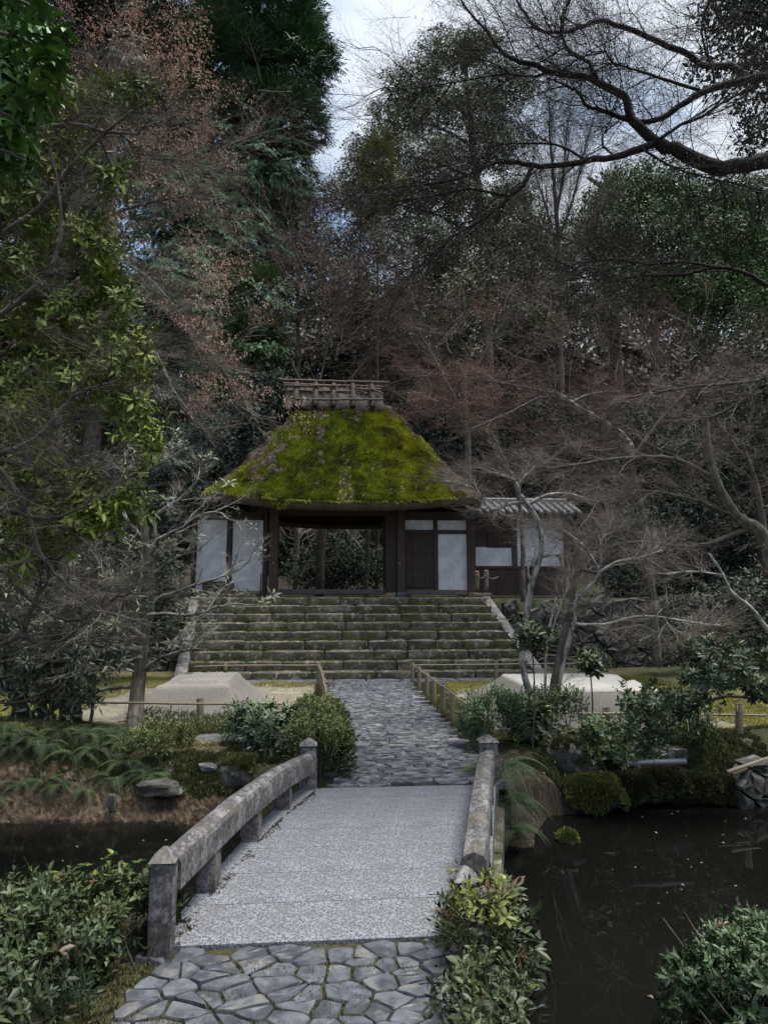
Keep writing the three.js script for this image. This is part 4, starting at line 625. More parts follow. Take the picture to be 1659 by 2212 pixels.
// leafy or bare crown filled lobe by lobe; a lobe is [x, y, rx, ry] in the photo frame at depth d
function fill(parent, name, geos, m, lobes, d, o) {
  const r = RNG(o.seed), sets = geos.map((g) => new Copies(g, m)), heart = o.heart; let n = 0;
  for (const [x, y, rx, ry, dd, dens] of lobes) {
    const c = px(x, y, dd ?? d), k = (dd ?? d) / F, R = [rx * k, ry * k, (o.deep ?? 0.9) * Math.sqrt(rx * ry) * k], cnt = Math.round(R[0] * R[1] * 3.14 * o.per * (dens ?? 1));
    for (let i = 0; i < cnt; i++) {
      const u = dirOf(r, 0.15), q = o.shell ? Math.pow(r(), 0.33) : Math.cbrt(r()), p = V(c.x + u.x * R[0] * q, c.y + u.y * R[1] * q, c.z + u.z * R[2] * q);
      if (o.skip && o.skip(p)) continue;
      let dir = u.clone(); if (heart) dir.add(p.clone().sub(heart).normalize().multiplyScalar(o.pull ?? 1)); dir.y = dir.y * (o.flat ?? 1) + (o.lift ?? 0); dir.add(dirOf(r).multiplyScalar(o.wild ?? 0.4));
      const s = o.size * (0.65 + 0.7 * r()), t = r(), lump = fbm(p.x * 0.9, p.y * 0.9, p.z * 0.9, 2); n++;
      sets[Math.floor(r() * sets.length)].add(p, dir, o.roll ? dirOf(r) : UP.clone().add(dirOf(r).multiplyScalar(0.5)), s, jit(r, mixc(o.colors[0], o.colors[1], clamp(t * 0.6 + lump * 0.6 - 0.1)), 0.25));
    }
  }
  sets.forEach((s) => s.build(parent, name)); return n;
}
// twig sprays along a limb
function sprays(sets, line, o, r) {
  for (let i = Math.floor(line.length * (o.from ?? 0.1)); i < line.length; i++) for (let k = 0; k < (o.per ?? 1); k++) {
    const { p, t } = line[i], side = t.clone().cross(UP).normalize().multiplyScalar(r() < 0.5 ? -1 : 1), d = t.clone().multiplyScalar(0.4 + 0.8 * r()).addScaledVector(side, 0.5 + 0.7 * r()).add(V(0, (r() - (o.down ?? 0.4)) * 0.9, 0)), s = o.size * (0.5 + 0.8 * r());
    const w = Math.floor(r() * sets.length); sets[w].add(p.clone(), d, UP.clone().add(dirOf(r).multiplyScalar(0.5)), s, jit(r, mixc(o.colors[0], o.colors[1], r()), 0.2)); if (o.leafSets && r() < o.leafy) o.leafSets[w].add(p.clone(), d, UP.clone(), s, jit(r, mixc(o.leafColors[0], o.leafColors[1], r()), 0.3));
  }
}
// side branches that leave a limb and carry sprays of their own
function ramify(parent, line, n, len, rad, m, o, seed) {
  const r = RNG(seed), out = [], geos = [];
  for (let i = 0; i < n; i++) {
    const k = Math.floor(line.length * lerp(o.from ?? 0.15, 0.98, (i + r()) / n)), { p, t } = line[Math.min(k, line.length - 1)], side = t.clone().cross(UP).normalize().multiplyScalar(i % 2 ? -1 : 1), L = len * (0.5 + 0.8 * r());
    let d = t.clone().multiplyScalar(0.5 + 0.5 * r()).addScaledVector(side, 0.3 + 0.6 * r()).add(V(0, (r() - (o.down ?? 0.35)) * (o.rise ?? 1.2), 0)).normalize(); const pts = [p.clone()]; let q = p.clone();
    for (let j = 0; j < 4; j++) { q = q.clone().addScaledVector(d, L / 4); pts.push(q); d = d.clone().add(V((r() - 0.5) * 0.7, (r() - 0.5) * 0.5 + (o.bend ?? 0), (r() - 0.5) * 0.7)).normalize(); }
    const g = tube(pts, rad * (0.6 + 0.5 * r()), rad * 0.25, 5, 8, rad * 0.4, 0.6, r); out.push(g.userData.line); geos.push(g);
  }
  if (geos.length) part(parent, 'side_twigs', merge(geos), m).userData.kind = 'stuff'; return out;
}

// ------------------------------------------------------------------ the wood behind: big evergreens
const CON = [hinoki(3, 0.62), hinoki(8, 0.55)], BAL = [leafBall(3, 22, 0.17, 0.075, 0.38), leafBall(9, 22, 0.15, 0.08, 0.4)], BIGB = [leafBall(5, 26, 0.26, 0.12, 0.6), leafBall(6, 26, 0.24, 0.13, 0.62)];
function evergreen(name, label, group, d, lobes, o) {
  const g = thing(name, label, 'tree', group), r = RNG(o.seed), tr = o.trunk ?? [[lobes[0][0], 1290], [lobes[0][0], lobes[0][1]]];
  const base = px(tr[0][0], tr[0][1], d); base.y = Math.min(base.y, level(base.x, base.z)) - 0.1; const pts = [base, ...P3(tr.slice(1), d)];
  const line = limb(g, 'trunk', pts.length < 3 ? [pts[0], pts[0].clone().lerp(pts[1], 0.5).add(V(0.1, 0, 0)), pts[1]] : pts, o.r ?? 0.3, (o.r ?? 0.3) * 0.3, o.bark ?? M.darkbark, o.seed);
  const limbs = []; for (const [x, y, rx, ry, dd] of lobes) { const c = px(x, y, dd ?? d); let best = line[0], bd = 1e9; for (const q of line) { const e = Math.abs(q.p.y - (c.y - ry * d / F * 1.2)); if (e < bd) { bd = e; best = q; } } if (best.p.distanceTo(c) > 0.3) limbs.push(tube([best.p, best.p.clone().lerp(c, 0.5).add(V(0, 0.3, 0.1)), c], (o.r ?? 0.3) * 0.28, 0.03, 5, 6)); }
  if (limbs.length) part(g, 'limbs', merge(limbs), o.bark ?? M.darkbark);
  fill(g, 'foliage', o.geos ?? BAL, o.mat ?? LEAF.soft, lobes, d, { per: 20, size: 1, shell: 1, wild: 0.5, lift: 0.2, roll: !o.conifer, seed: o.seed, colors: [[0.018, 0.026, 0.014], [0.045, 0.06, 0.028]], ...o.f }); return g;
}
const con = { geos: CON, conifer: 1 };
evergreen('cypress_tree', 'tall dark cypress filling the upper part behind the thatched gate, topping out above view', null, 24, [[520, -170, 210, 140], [560, 40, 150, 110], [620, 140, 105, 95], [480, 140, 140, 110], [595, 265, 112, 85], [460, 290, 140, 100], [570, 380, 115, 90], [400, 440, 130, 110], [500, 520, 120, 100], [420, 640, 130, 130], [490, 770, 100, 100], [430, 880, 80, 70], [330, 690, 90, 140], [330, 250, 120, 150], [300, 60, 110, 120]],
  { ...con, seed: 11, r: 0.4, trunk: [[500, 1290], [455, 700], [452, 40], [470, -200]], f: { per: 62, size: 0.85, lift: -0.45, wild: 0.6, pull: 1, heart: px(470, 300, 24), colors: [[0.020, 0.046, 0.022], [0.060, 0.112, 0.050]] } });
evergreen('left_wood_tree', 'dark evergreen crown glimpsed behind the spreading yellow green tree', null, 19, [[60, 180, 110, 100], [170, 330, 110, 100], [40, 420, 110, 100], [200, 520, 110, 90], [60, 620, 110, 100], [180, 700, 110, 90], [20, 820, 110, 100]], { seed: 24, r: 0.2, f: { per: 34, size: 0.85, colors: [[0.016, 0.022, 0.012], [0.045, 0.055, 0.028]] } });
evergreen('oak_tree', 'tall loose evergreen against the sky behind the gate with gaps in its crown', null, 31, [[965, 120, 85, 50], [1040, 105, 70, 45], [900, 190, 80, 55], [1085, 190, 80, 60], [860, 260, 70, 55], [990, 250, 120, 65], [800, 330, 60, 45], [925, 360, 110, 65], [1080, 320, 80, 60], [850, 440, 95, 60], [1000, 450, 110, 60], [900, 540, 110, 70], [1110, 420, 50, 40], [770, 380, 45, 40]],
  { seed: 12, r: 0.32, trunk: [[1040, 1280], [1050, 600], [1020, 300], [1000, 120]], bark: M.bark, f: { per: 55, size: 0.72, colors: [[0.027, 0.038, 0.015], [0.078, 0.096, 0.036]] } });
evergreen('cedar_sapling', 'slender yellow green conifer standing before the tall loose evergreen', null, 27, [[818, 300, 22, 30], [815, 350, 42, 35], [825, 400, 48, 38], [800, 430, 48, 32]], { ...con, seed: 13, r: 0.1, trunk: [[815, 1280], [815, 700], [816, 290]], f: { per: 60, size: 0.7, lift: 0.3, colors: [[0.05, 0.058, 0.018], [0.12, 0.125, 0.04]] } });
evergreen('broadleaf_tree', 'mid green rounded evergreen below the overhanging dark limb', null, 28, [[1340, 420, 75, 50], [1420, 405, 85, 50], [1500, 440, 90, 55], [1600, 440, 90, 65], [1310, 500, 70, 55], [1400, 500, 105, 70], [1530, 530, 110, 75], [1650, 540, 80, 90], [1360, 600, 90, 60], [1490, 620, 110, 65], [1620, 650, 100, 75]],
  { seed: 14, r: 0.3, trunk: [[1420, 1290], [1415, 800], [1410, 450]], f: { per: 40, size: 0.95, colors: [[0.022, 0.042, 0.013], [0.062, 0.105, 0.028]] } });
evergreen('dark_evergreen', 'almost black evergreen crown against the sky above the thick limb', null, 15, [[1610, 50, 95, 75], [1660, 170, 70, 90], [1545, 150, 45, 40], [1660, -60, 110, 80], [1560, 20, 50, 50], [1640, 280, 50, 50]], { seed: 15, r: 0.2, trunk: [[1760, 1290], [1750, 500], [1690, 60]], f: { per: 40, size: 0.8, colors: [[0.010, 0.014, 0.008], [0.026, 0.034, 0.016]] } });
evergreen('small_oak', 'brownish green small evergreen right of the roof ridge', null, 25, [[1110, 520, 75, 50], [1080, 600, 80, 55], [1160, 620, 80, 55], [1010, 640, 80, 50], [1130, 700, 90, 60]], { seed: 16, r: 0.15, f: { per: 26, size: 0.95, colors: [[0.026, 0.032, 0.013], [0.07, 0.075, 0.03]] } });
evergreen('camellia_tree', 'dark bluish evergreen pressed against the left slope of the thatch', null, 21, [[470, 960, 75, 65], [420, 1030, 75, 65], [530, 900, 50, 50], [380, 1110, 60, 70], [590, 840, 40, 40]], { seed: 17, r: 0.14, mat: LEAF.dull, f: { per: 60, size: 0.75, colors: [[0.010, 0.017, 0.013], [0.028, 0.042, 0.032]] } });
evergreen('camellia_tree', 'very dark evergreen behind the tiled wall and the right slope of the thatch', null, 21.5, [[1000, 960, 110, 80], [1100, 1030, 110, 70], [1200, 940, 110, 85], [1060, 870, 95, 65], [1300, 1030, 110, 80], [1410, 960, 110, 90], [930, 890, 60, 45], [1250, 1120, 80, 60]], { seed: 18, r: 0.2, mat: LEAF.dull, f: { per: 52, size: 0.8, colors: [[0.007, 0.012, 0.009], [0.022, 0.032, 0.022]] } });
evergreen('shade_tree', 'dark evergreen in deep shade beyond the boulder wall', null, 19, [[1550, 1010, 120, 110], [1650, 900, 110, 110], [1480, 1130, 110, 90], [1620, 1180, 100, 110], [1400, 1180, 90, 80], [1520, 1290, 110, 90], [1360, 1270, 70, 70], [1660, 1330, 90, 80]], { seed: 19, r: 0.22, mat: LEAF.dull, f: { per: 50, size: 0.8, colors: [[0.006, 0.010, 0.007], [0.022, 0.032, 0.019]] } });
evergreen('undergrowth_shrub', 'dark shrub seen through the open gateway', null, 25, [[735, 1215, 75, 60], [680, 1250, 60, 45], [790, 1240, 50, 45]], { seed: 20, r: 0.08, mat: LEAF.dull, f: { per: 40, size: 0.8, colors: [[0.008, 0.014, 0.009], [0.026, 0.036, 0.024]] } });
evergreen('loose_evergreen', 'thin leaved evergreen at the foot of the sky gap beside the cypress', null, 27, [[640, 450, 60, 55], [600, 560, 75, 65], [680, 540, 70, 65], [720, 430, 40, 45], [730, 600, 80, 60], [640, 650, 80, 60], [790, 520, 55, 55], [590, 480, 50, 60], [600, 420, 35, 40]], { seed: 22, r: 0.14, bark: M.bark, f: { per: 42, size: 0.8, colors: [[0.028, 0.034, 0.02], [0.075, 0.082, 0.048]] } });
evergreen('backing_evergreen', 'tall green evergreen standing behind the bare tree below the sky', null, 33, [[1100, 480, 90, 60], [1200, 560, 90, 70], [1280, 480, 60, 50], [1020, 560, 90, 60], [1330, 560, 80, 60], [1420, 640, 90, 60], [1560, 560, 110, 80], [1660, 620, 90, 80], [1180, 660, 110, 60], [1300, 680, 110, 60], [1480, 700, 110, 60], [960, 620, 80, 60], [1040, 680, 90, 55], [890, 660, 80, 55], [940, 720, 90, 50]], { seed: 23, r: 0.2, f: { per: 32, size: 0.95, colors: [[0.024, 0.040, 0.015], [0.066, 0.092, 0.032]] } });
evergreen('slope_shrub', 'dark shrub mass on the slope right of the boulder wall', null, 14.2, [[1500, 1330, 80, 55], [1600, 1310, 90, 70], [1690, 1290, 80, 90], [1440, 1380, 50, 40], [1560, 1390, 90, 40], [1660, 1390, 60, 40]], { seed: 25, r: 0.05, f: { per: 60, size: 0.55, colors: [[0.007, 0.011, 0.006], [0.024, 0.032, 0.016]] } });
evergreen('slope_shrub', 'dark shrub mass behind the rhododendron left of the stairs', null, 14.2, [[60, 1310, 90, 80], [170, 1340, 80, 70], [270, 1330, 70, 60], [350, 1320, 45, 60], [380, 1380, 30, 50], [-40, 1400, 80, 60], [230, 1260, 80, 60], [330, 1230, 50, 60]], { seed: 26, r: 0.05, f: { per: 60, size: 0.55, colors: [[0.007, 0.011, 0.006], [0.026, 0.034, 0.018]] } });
evergreen('hillside_oak', 'green leafed tree left of the roof ridge, below the cypress', null, 22, [[560, 740, 55, 60], [520, 830, 60, 50], [560, 640, 60, 60]], { ...con, seed: 21, r: 0.12, f: { per: 60, size: 0.9, lift: -0.2, colors: [[0.022, 0.045, 0.016], [0.06, 0.115, 0.036]] } });
{ // the closed wood farther back
  const r = RNG(77), spots = [[-150, 700], [20, 640], [140, 780], [260, 900], [640, 760], [720, 700], [860, 700], [960, 780], [1070, 800], [1190, 760], [1330, 760], [1450, 790], [1570, 800], [1700, 700], [1780, 800]];
  spots.forEach(([x, y], i) => { const L = []; for (let k = 0; k < 9; k++) L.push([x + (r() - 0.5) * 170, y + k * 65 + (r() - 0.5) * 40, 95, 75]); evergreen('forest_tree', 'dark evergreen in the closed wood behind the gate', 'dark evergreens closing the wood behind the gate', 36 + (i % 3) * 2, L, { seed: 100 + i, r: 0.25, geos: BIGB, f: { per: 9, size: 1.3, colors: [[0.012, 0.017, 0.009], [0.036, 0.042, 0.022]] } }); });
  const w = new Copies(BIGB[0], LEAF.dull); for (let k = 0; k < 9000; k++) { const a = (r() * 2 - 1) * 1.35, D = 50 + r() * 18, x = Math.sin(a) * D, z = -Math.cos(a) * D, top = 11.5 + 5 * (fbm(a * 6 + 9, 2, 1, 3) - 0.4) + Math.abs(a - 0.05) * 8; w.add(V(x, level(x, z) + r() * top, z), dirOf(r, 0.4), dirOf(r), 1.8 + r() * 1.6, jit(r, mixc([0.014, 0.018, 0.010], [0.035, 0.04, 0.02], r()), 0.2)); }
  w.build(scene, 'distant_woods'); const o = scene.children[scene.children.length - 1]; tag(o, 'far wooded slope that closes the view beyond all single trees', 'woods');
  const sn = thing('dead_trunk', 'pale broken off dead trunk with one stub limb against the sky', 'tree'); limb(sn, 'trunk', P3([[1345, 1290], [1330, 800], [1312, 450], [1313, 372]], 34.5), 0.38, 0.27, M.palebark, 4); limb(sn, 'limb', P3([[1318, 425], [1300, 405], [1268, 382]], 34.4), 0.16, 0.11, M.palebark, 5);
  const nb = thing('bare_tree', 'tall thin leafless tree with upright twigs left of the dead trunk', 'tree'), tw = SPRAY.map((s) => new Copies(s.twigs, TWIG.dark)); const l1 = limb(nb, 'trunk', P3([[1215, 1290], [1210, 800], [1205, 500], [1190, 330], [1185, 220]], 25), 0.16, 0.02, M.bark, 6);
  for (const q of [[[1207, 560], [1180, 450], [1150, 360]], [[1206, 520], [1240, 420], [1260, 330]], [[1208, 620], [1260, 520], [1310, 430]], [[1208, 600], [1160, 520], [1130, 460]], [[1200, 470], [1215, 380], [1225, 270]], [[1210, 700], [1150, 620], [1110, 580]]]) { const l = limb(nb, 'branch', P3(q, 25), 0.07, 0.015, M.bark, q[0][0]); sprays(tw, l, { per: 3, size: 1.7, down: 0.05, colors: [[0.03, 0.022, 0.018], [0.07, 0.055, 0.045]] }, r); } sprays(tw, l1, { per: 3, from: 0.45, size: 1.6, down: 0.05, colors: [[0.03, 0.022, 0.018], [0.07, 0.055, 0.045]] }, r); tw.forEach((t) => t.build(nb, 'twigs'));
}

// ------------------------------------------------------------------ bare maples
const RED = [[0.045, 0.029, 0.025], [0.105, 0.068, 0.058]], BRN = [[0.040, 0.030, 0.025], [0.10, 0.077, 0.064]], GRY = [[0.10, 0.092, 0.078], [0.24, 0.22, 0.19]], DKT = [[0.012, 0.010, 0.008], [0.028, 0.022, 0.018]], TAN = [[0.16, 0.095, 0.065], [0.36, 0.245, 0.17]];
function maple(name, label, d, trunk, limbs, lobes, o) {
  const g = thing(name, label, 'tree', o.group), r = RNG(o.seed), geos = o.geos ?? SPRAY, tw = geos.map((s) => new Copies(s.twigs, TWIG.grey)), bark = o.bark ?? M.bark, lines = [];
  if (trunk) lines.push(limb(g, 'trunk', P3(trunk, d), o.r ?? 0.14, o.r1 ?? (o.r ?? 0.14) * 0.5, bark, o.seed));
  for (const q of limbs) lines.push(limb(g, 'branch', P3(q.p, d), q.r ?? 0.05, q.r1 ?? 0.015, q.m ?? bark, o.seed + q.p[0][0]));
  for (const l of lines.slice(trunk ? 1 : 0)) { for (const b of ramify(g, l, o.side ?? 6, o.sideLen ?? 0.9, (o.sideR ?? 0.014), bark, o.ram ?? {}, o.seed + 3)) sprays(tw, b, { per: 1, size: o.size ?? 0.6, colors: o.tint ?? BRN, ...o.spr }, r); sprays(tw, l, { per: 1, size: o.size ?? 0.6, from: 0.3, colors: o.tint ?? BRN, ...o.spr }, r); }
  if (lobes.length) { const h = o.heart ? px(...o.heart, d) : px(lobes[0][0], lobes[0][1] + 300, d), f = { per: o.per ?? 9, size: o.lobeSize ?? 0.9, seed: o.seed + 9, heart: h, pull: 1.4, flat: 0.5, lift: 0.12, wild: 0.7, colors: o.tint ?? BRN, deep: o.deep ?? 0.8 }; fill(g, 'twigs', geos.map((s) => s.twigs), TWIG.grey, lobes, d, f); if (o.dry) fill(g, 'dry_leaves', o.dryGeo ?? DRY, LEAF.dull, o.dryLobes ?? lobes, d, { ...f, seed: f.seed, per: f.per * o.dry, colors: o.dryTint ?? TAN }); }
  tw.forEach((t) => t.build(g, 'twigs')); return g;
}
maple('bare_maple', 'reddish leafless maple filling the gap behind the roof ridge', 22, [[690, 1290], [700, 1000], [680, 820]], [{ p: [[690, 900], [620, 760], [580, 640]] }, { p: [[685, 850], [720, 700], [760, 580]] }, { p: [[690, 900], [790, 780], [870, 690]] }, { p: [[690, 930], [800, 850], [900, 810]] }],
  [[610, 560, 80, 70], [700, 560, 90, 80], [640, 660, 90, 70], [760, 640, 95, 75], [840, 690, 80, 60], [700, 740, 110, 50], [800, 760, 90, 45], [600, 770, 50, 50], [740, 500, 70, 50]], { seed: 31, r: 0.16, per: 8, lobeSize: 1.25, tint: RED, geos: FINE });
maple('bare_maple', 'leafless brown maple before the dark evergreens right of the roof ridge', 20, [[1000, 1290], [1010, 1000], [1000, 800]], [{ p: [[1005, 900], [930, 760], [880, 680]] }, { p: [[1000, 850], [1060, 740], [1120, 650]] }],
  [[930, 640, 80, 50], [1010, 720, 100, 60], [1120, 700, 100, 70], [1210, 660, 90, 60], [900, 740, 60, 50], [1080, 600, 80, 40], [1130, 800, 90, 50]], { seed: 32, r: 0.14, per: 7, lobeSize: 1.2, tint: BRN, geos: FINE });
maple('bare_maple', 'leafless maple seen through the open gateway', 23.5, [[790, 1290], [795, 1180], [800, 1060]], [{ p: [[792, 1200], [760, 1160], [725, 1120]], m: M.palebark, r: 0.04 }, { p: [[796, 1150], [830, 1100], [850, 1050]], m: M.palebark, r: 0.05 }], [[660, 1120, 60, 60], [740, 1120, 60, 50], [800, 1150, 40, 60], [640, 1200, 40, 60]], { seed: 33, r: 0.1, per: 9, lobeSize: 0.9, tint: GRY, geos: FINE });
maple('bare_maple', 'large leafless maple right of the gate whose leaning limb shows pale lichen', 13, [[1420, 1440], [1400, 1200], [1360, 980]], [
  { p: [[1370, 990], [1345, 945], [1270, 895], [1200, 850]], r: 0.10, r1: 0.05, m: M.palebark }, { p: [[1290, 905], [1250, 865], [1180, 855], [1100, 890], [1010, 930]], r: 0.022, r1: 0.008, m: M.palebark }, { p: [[1230, 870], [1280, 850], [1340, 845]], r: 0.03, m: M.palebark }, { p: [[1200, 850], [1100, 830], [1000, 815], [880, 800]], r: 0.018, r1: 0.006 },
  { p: [[1330, 945], [1230, 960], [1150, 970]], r: 0.05 }, { p: [[1390, 1150], [1310, 1000], [1290, 900]], r: 0.03 }, { p: [[1365, 990], [1450, 880], [1560, 790]], r: 0.06 }, { p: [[1440, 900], [1420, 800], [1380, 700]], r: 0.04 }],
  [[950, 850, 70, 45], [1050, 860, 90, 60], [1160, 830, 100, 70], [1280, 780, 110, 80], [1400, 760, 110, 80], [1520, 720, 110, 80], [1250, 920, 100, 60], [1120, 940, 80, 45], [1380, 880, 110, 70], [1520, 870, 110, 80], [1620, 800, 80, 90], [1640, 950, 70, 80], [1330, 1000, 110, 60], [1460, 1010, 110, 60], [1230, 690, 90, 60]],
  { seed: 34, r: 0.09, per: 12, lobeSize: 0.7, tint: [[0.044, 0.028, 0.022], [0.115, 0.076, 0.062]], heart: [1500, 1150], side: 7, sideLen: 1.0 });
maple('bare_maple', 'leafless maple with mossy twin trunks leaning in beside the shaded wood', 11, [[1700, 1330], [1640, 1150], [1591, 1116], [1540, 1030], [1520, 900]], [{ p: [[1660, 1250], [1630, 1040], [1600, 950]], r: 0.09 }, { p: [[1591, 1116], [1500, 1080], [1390, 1060], [1300, 1075]], r: 0.026 }, { p: [[1620, 1140], [1500, 1180], [1380, 1170], [1290, 1185]], r: 0.04 }, { p: [[1540, 1030], [1450, 990], [1340, 990], [1200, 1010]], r: 0.045 }, { p: [[1800, 760], [1640, 820], [1500, 835], [1350, 860]], r: 0.035, m: M.darkbark }, { p: [[1840, 740], [1660, 800], [1620, 850], [1540, 900], [1500, 910]], r: 0.05, m: M.darkbark }],
  [[1250, 1090, 90, 50], [1360, 1100, 110, 60], [1480, 1090, 110, 60], [1590, 1040, 90, 70], [1220, 1170, 70, 40], [1350, 1190, 100, 45], [1470, 1190, 100, 50], [1600, 1170, 80, 60]], { seed: 35, r: 0.13, per: 12, lobeSize: 0.62, tint: [[0.045, 0.034, 0.028], [0.12, 0.095, 0.08]], heart: [1640, 1200], side: 7, sideLen: 0.9 });
maple('red_leaf_maple', 'maple still holding russet leaves just right of the thatch', 15, [[1130, 1300], [1120, 1080], [1060, 930]], [{ p: [[1080, 960], [1000, 900], [900, 890]], r: 0.03 }, { p: [[1100, 1000], [1020, 920], [960, 860]], r: 0.03 }], [[930, 910, 42, 28], [985, 875, 60, 32], [1050, 860, 65, 30], [900, 905, 20, 14], [1010, 700, 45, 22], [1000, 915, 50, 24]], { seed: 36, r: 0.06, per: 40, lobeSize: 0.5, tint: RED, dry: 1.4, dryTint: [[0.06, 0.03, 0.023], [0.14, 0.072, 0.054]] });
maple('tan_leaf_maple', 'maple with shrivelled tan leaves spreading before the tall cypress', 11.5, [[150, 1300], [120, 900], [150, 500], [200, 300]], [{ p: [[150, 560], [300, 350], [420, 345], [530, 300], [640, 270]], r: 0.035 }, { p: [[180, 420], [220, 370], [290, 350], [380, 360], [420, 430]], r: 0.03, m: M.palebark }, { p: [[150, 620], [240, 560], [320, 600], [390, 680], [440, 760]], r: 0.035, m: M.palebark }, { p: [[180, 400], [220, 240], [270, 130]], r: 0.04 }, { p: [[160, 500], [280, 450], [400, 425], [500, 440]], r: 0.03 }, { p: [[140, 700], [310, 730], [380, 850], [420, 900]], r: 0.028, m: M.palebark }, { p: [[300, 600], [420, 720], [540, 880]], r: 0.022 }],
  [[220, 50, 100, 55], [320, 40, 90, 50], [200, 130, 90, 50], [320, 130, 90, 50], [270, 200, 110, 45], [360, 180, 45, 28], [300, 270, 100, 40], [470, 272, 60, 14], [390, 260, 60, 25], [250, 330, 80, 40], [370, 400, 90, 45], [300, 480, 90, 50], [420, 490, 50, 35], [380, 560, 80, 40], [400, 630, 80, 45], [480, 660, 50, 26], [350, 660, 60, 50], [390, 770, 45, 60], [440, 860, 50, 35], [560, 885, 65, 18], [350, 860, 50, 50]], { seed: 37, r: 0.13, per: 9, lobeSize: 0.55, tint: [[0.07, 0.054, 0.046], [0.17, 0.14, 0.118]], dry: 2.6, dryTint: [[0.10, 0.062, 0.045], [0.34, 0.235, 0.175]], heart: [60, 600], side: 6, sideLen: 0.8 });

{ // slender maples between the right hedge and the stairs
  const o = { bark: M.palebark, per: 6, lobeSize: 0.36, tint: [[0.045, 0.036, 0.030], [0.125, 0.104, 0.088]], size: 0.38, side: 6, sideLen: 0.4, sideR: 0.009 };
  maple('slender_maple', 'slim pale barked maple leaning before the tiled wall', 9.2, [[1166, 1610], [1150, 1520], [1128, 1440], [1133, 1360], [1146, 1270], [1168, 1190], [1166, 1140], [1140, 1090], [1122, 1070]], [{ p: [[1136, 1084], [1100, 1088], [1075, 1098], [1058, 1100], [1042, 1080]], r: 0.03 }, { p: [[1060, 1099], [1080, 1108], [1094, 1118]], r: 0.012 }, { p: [[1140, 1090], [1175, 1072], [1215, 1066], [1260, 1075]], r: 0.032 }, { p: [[1042, 1082], [1030, 1060], [1000, 1048], [960, 1040]], r: 0.014 }, { p: [[1124, 1070], [1112, 1040], [1080, 1025], [1050, 1020]], r: 0.016 }, { p: [[1148, 1262], [1140, 1230], [1168, 1205], [1205, 1200], [1215, 1230], [1250, 1300]], r: 0.02 }, { p: [[1122, 1072], [1125, 1040], [1150, 1015]], r: 0.014 }],
    [[1080, 1050, 70, 32], [1150, 1040, 80, 35], [1220, 1050, 70, 35], [1030, 1050, 40, 28], [1260, 1090, 60, 40]], { ...o, seed: 38, r: 0.05, r1: 0.034, heart: [1140, 1140] });
  maple('slender_maple', 'twin stemmed pale maple with a long limb reaching over the boulder wall', 8.9, [[1192, 1620], [1196, 1540], [1218, 1420], [1238, 1345], [1242, 1300], [1290, 1245], [1290, 1222]], [{ p: [[1176, 1600], [1190, 1500], [1215, 1380], [1236, 1290], [1252, 1232], [1290, 1238]], r: 0.05, r1: 0.02, m: M.bark }, { p: [[1232, 1347], [1275, 1350], [1320, 1347], [1349, 1337], [1400, 1331], [1434, 1334]], r: 0.028, r1: 0.014 }, { p: [[1434, 1334], [1445, 1352], [1480, 1375], [1540, 1410]], r: 0.014 }, { p: [[1434, 1334], [1500, 1345], [1560, 1352]], r: 0.014 }, { p: [[1440, 1345], [1425, 1362], [1380, 1385]], r: 0.013 }, { p: [[1290, 1238], [1330, 1215], [1380, 1205], [1430, 1190]], r: 0.024 }, { p: [[1290, 1225], [1260, 1180], [1220, 1150]], r: 0.022 }, { p: [[1296, 1225], [1300, 1170], [1320, 1140]], r: 0.018 }],
    [[1450, 1370, 80, 26], [1380, 1390, 60, 20], [1530, 1380, 60, 28], [1360, 1180, 70, 30], [1300, 1150, 60, 32], [1440, 1180, 60, 28]], { ...o, seed: 39, r: 0.042, r1: 0.026, heart: [1300, 1330] });
  maple('slender_maple', 'thin straight grey stem between the two leaning pale maples', 8.7, [[1178, 1620], [1178, 1520], [1180, 1400], [1200, 1290]], [{ p: [[1180, 1400], [1210, 1310], [1230, 1260]], r: 0.012 }], [], { ...o, seed: 40, r: 0.022, r1: 0.012, side: 4 });
  maple('slender_maple', 'arching grey sapling that curves up toward the shaded wood', 8, [[1720, 1440], [1659, 1363], [1620, 1312], [1578, 1278], [1560, 1240], [1530, 1195]], [{ p: [[1560, 1242], [1500, 1235], [1440, 1240]], r: 0.014 }], [[1560, 1200, 60, 30]], { ...o, seed: 41, r: 0.032, r1: 0.014, heart: [1600, 1300] });
}

